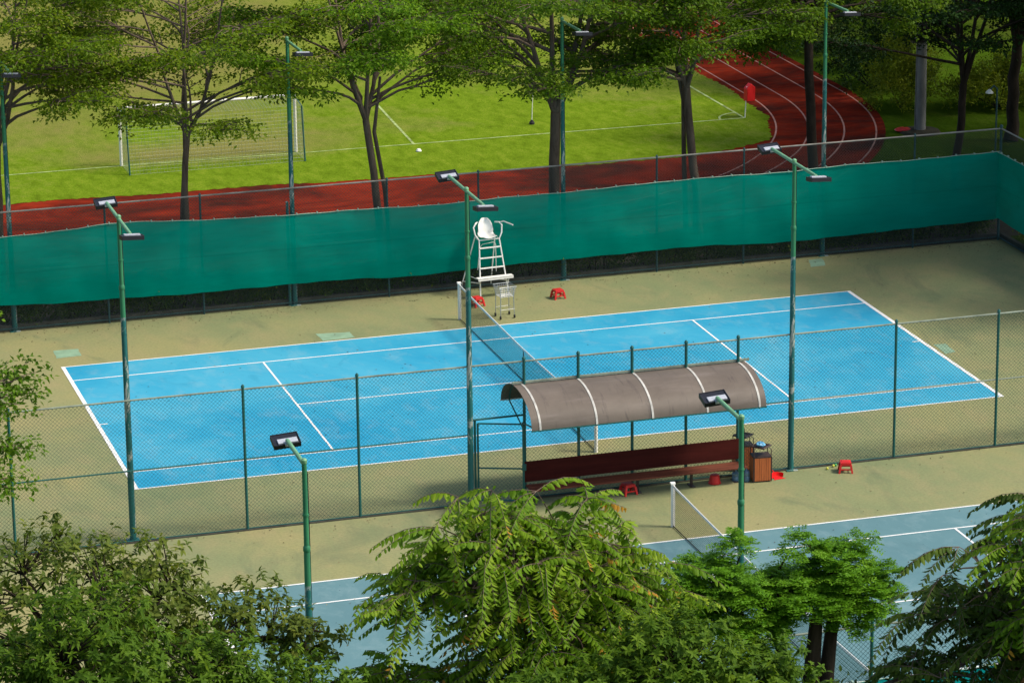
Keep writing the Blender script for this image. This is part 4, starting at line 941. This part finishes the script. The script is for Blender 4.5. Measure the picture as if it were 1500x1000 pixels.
frond_tree("drooping dark-fronded tree at the lower right edge, with a few bright hanging fronds", (-4.05, -40.2, 0), (0.15, 0, 8.6), (1.7, 1.6, 2.0), 107, 'dfrond', 95, 4, flen=(0.55, 1.15), droop=0.55, vshift=-0.0, zmin=-0.7,
    multi=[((0.3, 0, 9.4), (0.7, .9, 0.8), .22), ((-0.5, 0, 8.6), (0.8, .9, 0.45), .20), ((0.4, 0, 8.2), (0.9, .9, 0.5), .2), ((-1.4, -.2, 7.75), (.9, .9, 0.3), .13), ((-2.9, -.2, 7.4), (.7, .7, 0.25), .05)],
    extra=[((-1.3, 0, 9.35), (-1, 0, .2)), ((-1.0, .1, 9.75), (-1, 0, .4)), ((0.2, 0, 10.5), (0, 0, 1)), ((-1.7, 0, 8.75), (-1, 0, .2))], lf=0.165, dryp=0.03)
frond_tree("bright drooping young fronds standing out at the right edge above the duller court", (-4.2, -41.5, 0), (0.0, 0, 9.9), (0.8, 0.8, 1.0), 109, 'frond', 26, 4, flen=(0.5, 1.0), lf=0.175, dryp=0.02, droop=0.6,
    multi=[((0.2, 0, 10.5), (0.5, .6, 0.4), .3), ((-0.3, 0, 9.9), (0.6, .6, 0.45), .35), ((0.2, 0, 8.8), (0.8, .6, 0.4), .35)])
whorl_tree("brownish dry-looking tree with dull leaves at lower left, behind the dark green one", (-18.3, -38.0, 0), (0, 0, 9.2), (1.9, 1.5, 1.6), 113, 'brown', 620, 0.125, nb=5, wide=0.42,
    multi=[((-0.7, 0, 9.6), (1.5, 1.3, 1.35), .42), ((0.8, 0, 9.4), (1.0, 1.1, 1.25), .22), ((2.2, 0.1, 8.9), (1.15, .9, 0.75), .22), ((3.2, -.1, 8.6), (0.6, .6, 0.5), .08)], vshift=-0.02, zmin=-0.7)
whorl_tree("dense dark green tree with glossy whorled leaves filling the lower left corner", (-17.9, -42.0, 0), (0, 0, 8.6), (2.1, 1.6, 1.9), 127, 'whorl', 1150, 0.12, zmin=-0.5,
    multi=[((-1.0, 0, 9.7), (1.2, 1.3, 1.75), .30), ((-2.4, 0, 9.4), (1.1, 1.2, 1.5), .22), ((0.5, 0, 9.2), (1.1, 1.2, 1.25), .24), ((1.9, 0, 8.7), (1.1, 1.1, 1.15), .24)])
whorl_tree("dark green whorled-leaf tree at the bottom, between the fronded and the feathery tree", (-10.9, -43.2, 0), (0, 0, 8.2), (2.2, 1.5, 1.6), 131, 'whorl', 900, 0.12, zmin=-0.5,
    multi=[((-1.6, 0, 8.9), (1.2, 1.1, 1.0), .25), ((0.1, 0, 9.15), (1.2, 1.2, 1.35), .45), ((1.4, 0, 8.8), (0.85, 1.0, .95), .3)], vshift=0.03)
feather_tree("feathery bright green pollarded tree with a thick dark forked trunk, around the foreground pole", (-3.9, -31, 0),
    [((-1.85, 0, 5.95), (0.7, .8, .45), .14), ((-2.3, 0, 5.35), (.55, .6, .45), .09), ((-1.2, 0.1, 5.3), (0.9, .8, .5), .16), ((-0.55, -.1, 5.65), (0.55, .7, .35), .10), ((0.1, 0, 5.45), (0.7, .8, .45), .14), ((0.55, 0, 5.95), (0.6, .7, .4), .10), ((1.1, 0, 5.35), (0.5, .7, .4), .09), ((0.85, 0.1, 4.95), (0.5, .6, .3), .06), ((-1.0, 0.2, 4.75), (0.7, .6, .3), .06), ((-2.6, 0, 5.7), (.3, .3, .2), .02), ((1.45, 0, 5.7), (.3, .3, .2), .02), ((-0.15, 0, 6.45), (0.30, .2, .2), .02), ((-1.45, 0, 6.6), (0.2, .2, .2), .015), ((0.95, 0, 6.35), (0.22, .2, .15), .012)], 137, 'feather', 620,
    trunks=[([(0, 0, 0), (0.02, 0, 2.6), (0.05, 0, 3.6), (0.15, 0, 5.0)], [.23, .20, .17, .12]), ([(0, 0, 3.0), (-.5, 0, 3.9), (-1.2, 0, 4.9), (-1.6, 0, 5.7)], [.22, .16, .12, .06]),
            ([(0.05, 0, 2.4), (.35, 0, 3.6), (.45, 0, 4.7), (.5, 0, 5.8)], [.16, .15, .12, .05]), ([(.45, 0, 4.6), (.55, -.15, 5.3)], [.10, .10]), ([(0.0, 0, 2.8), (-.35, .2, 3.9), (-.6, .2, 5.0), (-.7, .1, 5.8)], [.13, .12, .09, .04])])

# fallen leaves scattered over the courts and along the fence feet
rs = np.random.RandomState(77); fl = Leaves(); n_ = 1800
x = rs.uniform(-18.3, 18.3, n_); y = np.where(rs.uniform(0, 1, n_) < 0.45, rs.uniform(-28, 9.4, n_), np.where(rs.uniform(0, 1, n_) < 0.6, 9.35-np.abs(rs.normal(0, 0.5, n_)), -9.3+rs.normal(0, 0.35, n_)))
k_ = rs.uniform(0, 1, n_) < 0.10; x = np.where(k_, 18.3-np.abs(rs.normal(0, 1.5, n_)), x)
fl.add(np.stack([x, y, np.full(n_, 0.016)], 1), np.stack([*rs.normal(0, 1, (2, n_)), rs.normal(0, .05, n_)], 1), UP+rs.normal(0, .15, (n_, 3)), rs.uniform(.03, .07, n_), .03, rs.uniform(0, 1, n_))
o = fl.build("fallen_leaves", leafmat("dead_leaf_litter", [(0, (0.03, 0.025, 0.015, 1)), (0.5, (0.09, 0.06, 0.03, 1)), (0.8, (0.20, 0.15, 0.07, 1)), (1, (0.36, 0.30, 0.16, 1))], 0.1), None)
tag(o, "dead leaves scattered over the courts and gathered along the fence feet", "fallen leaves", None, "stuff")
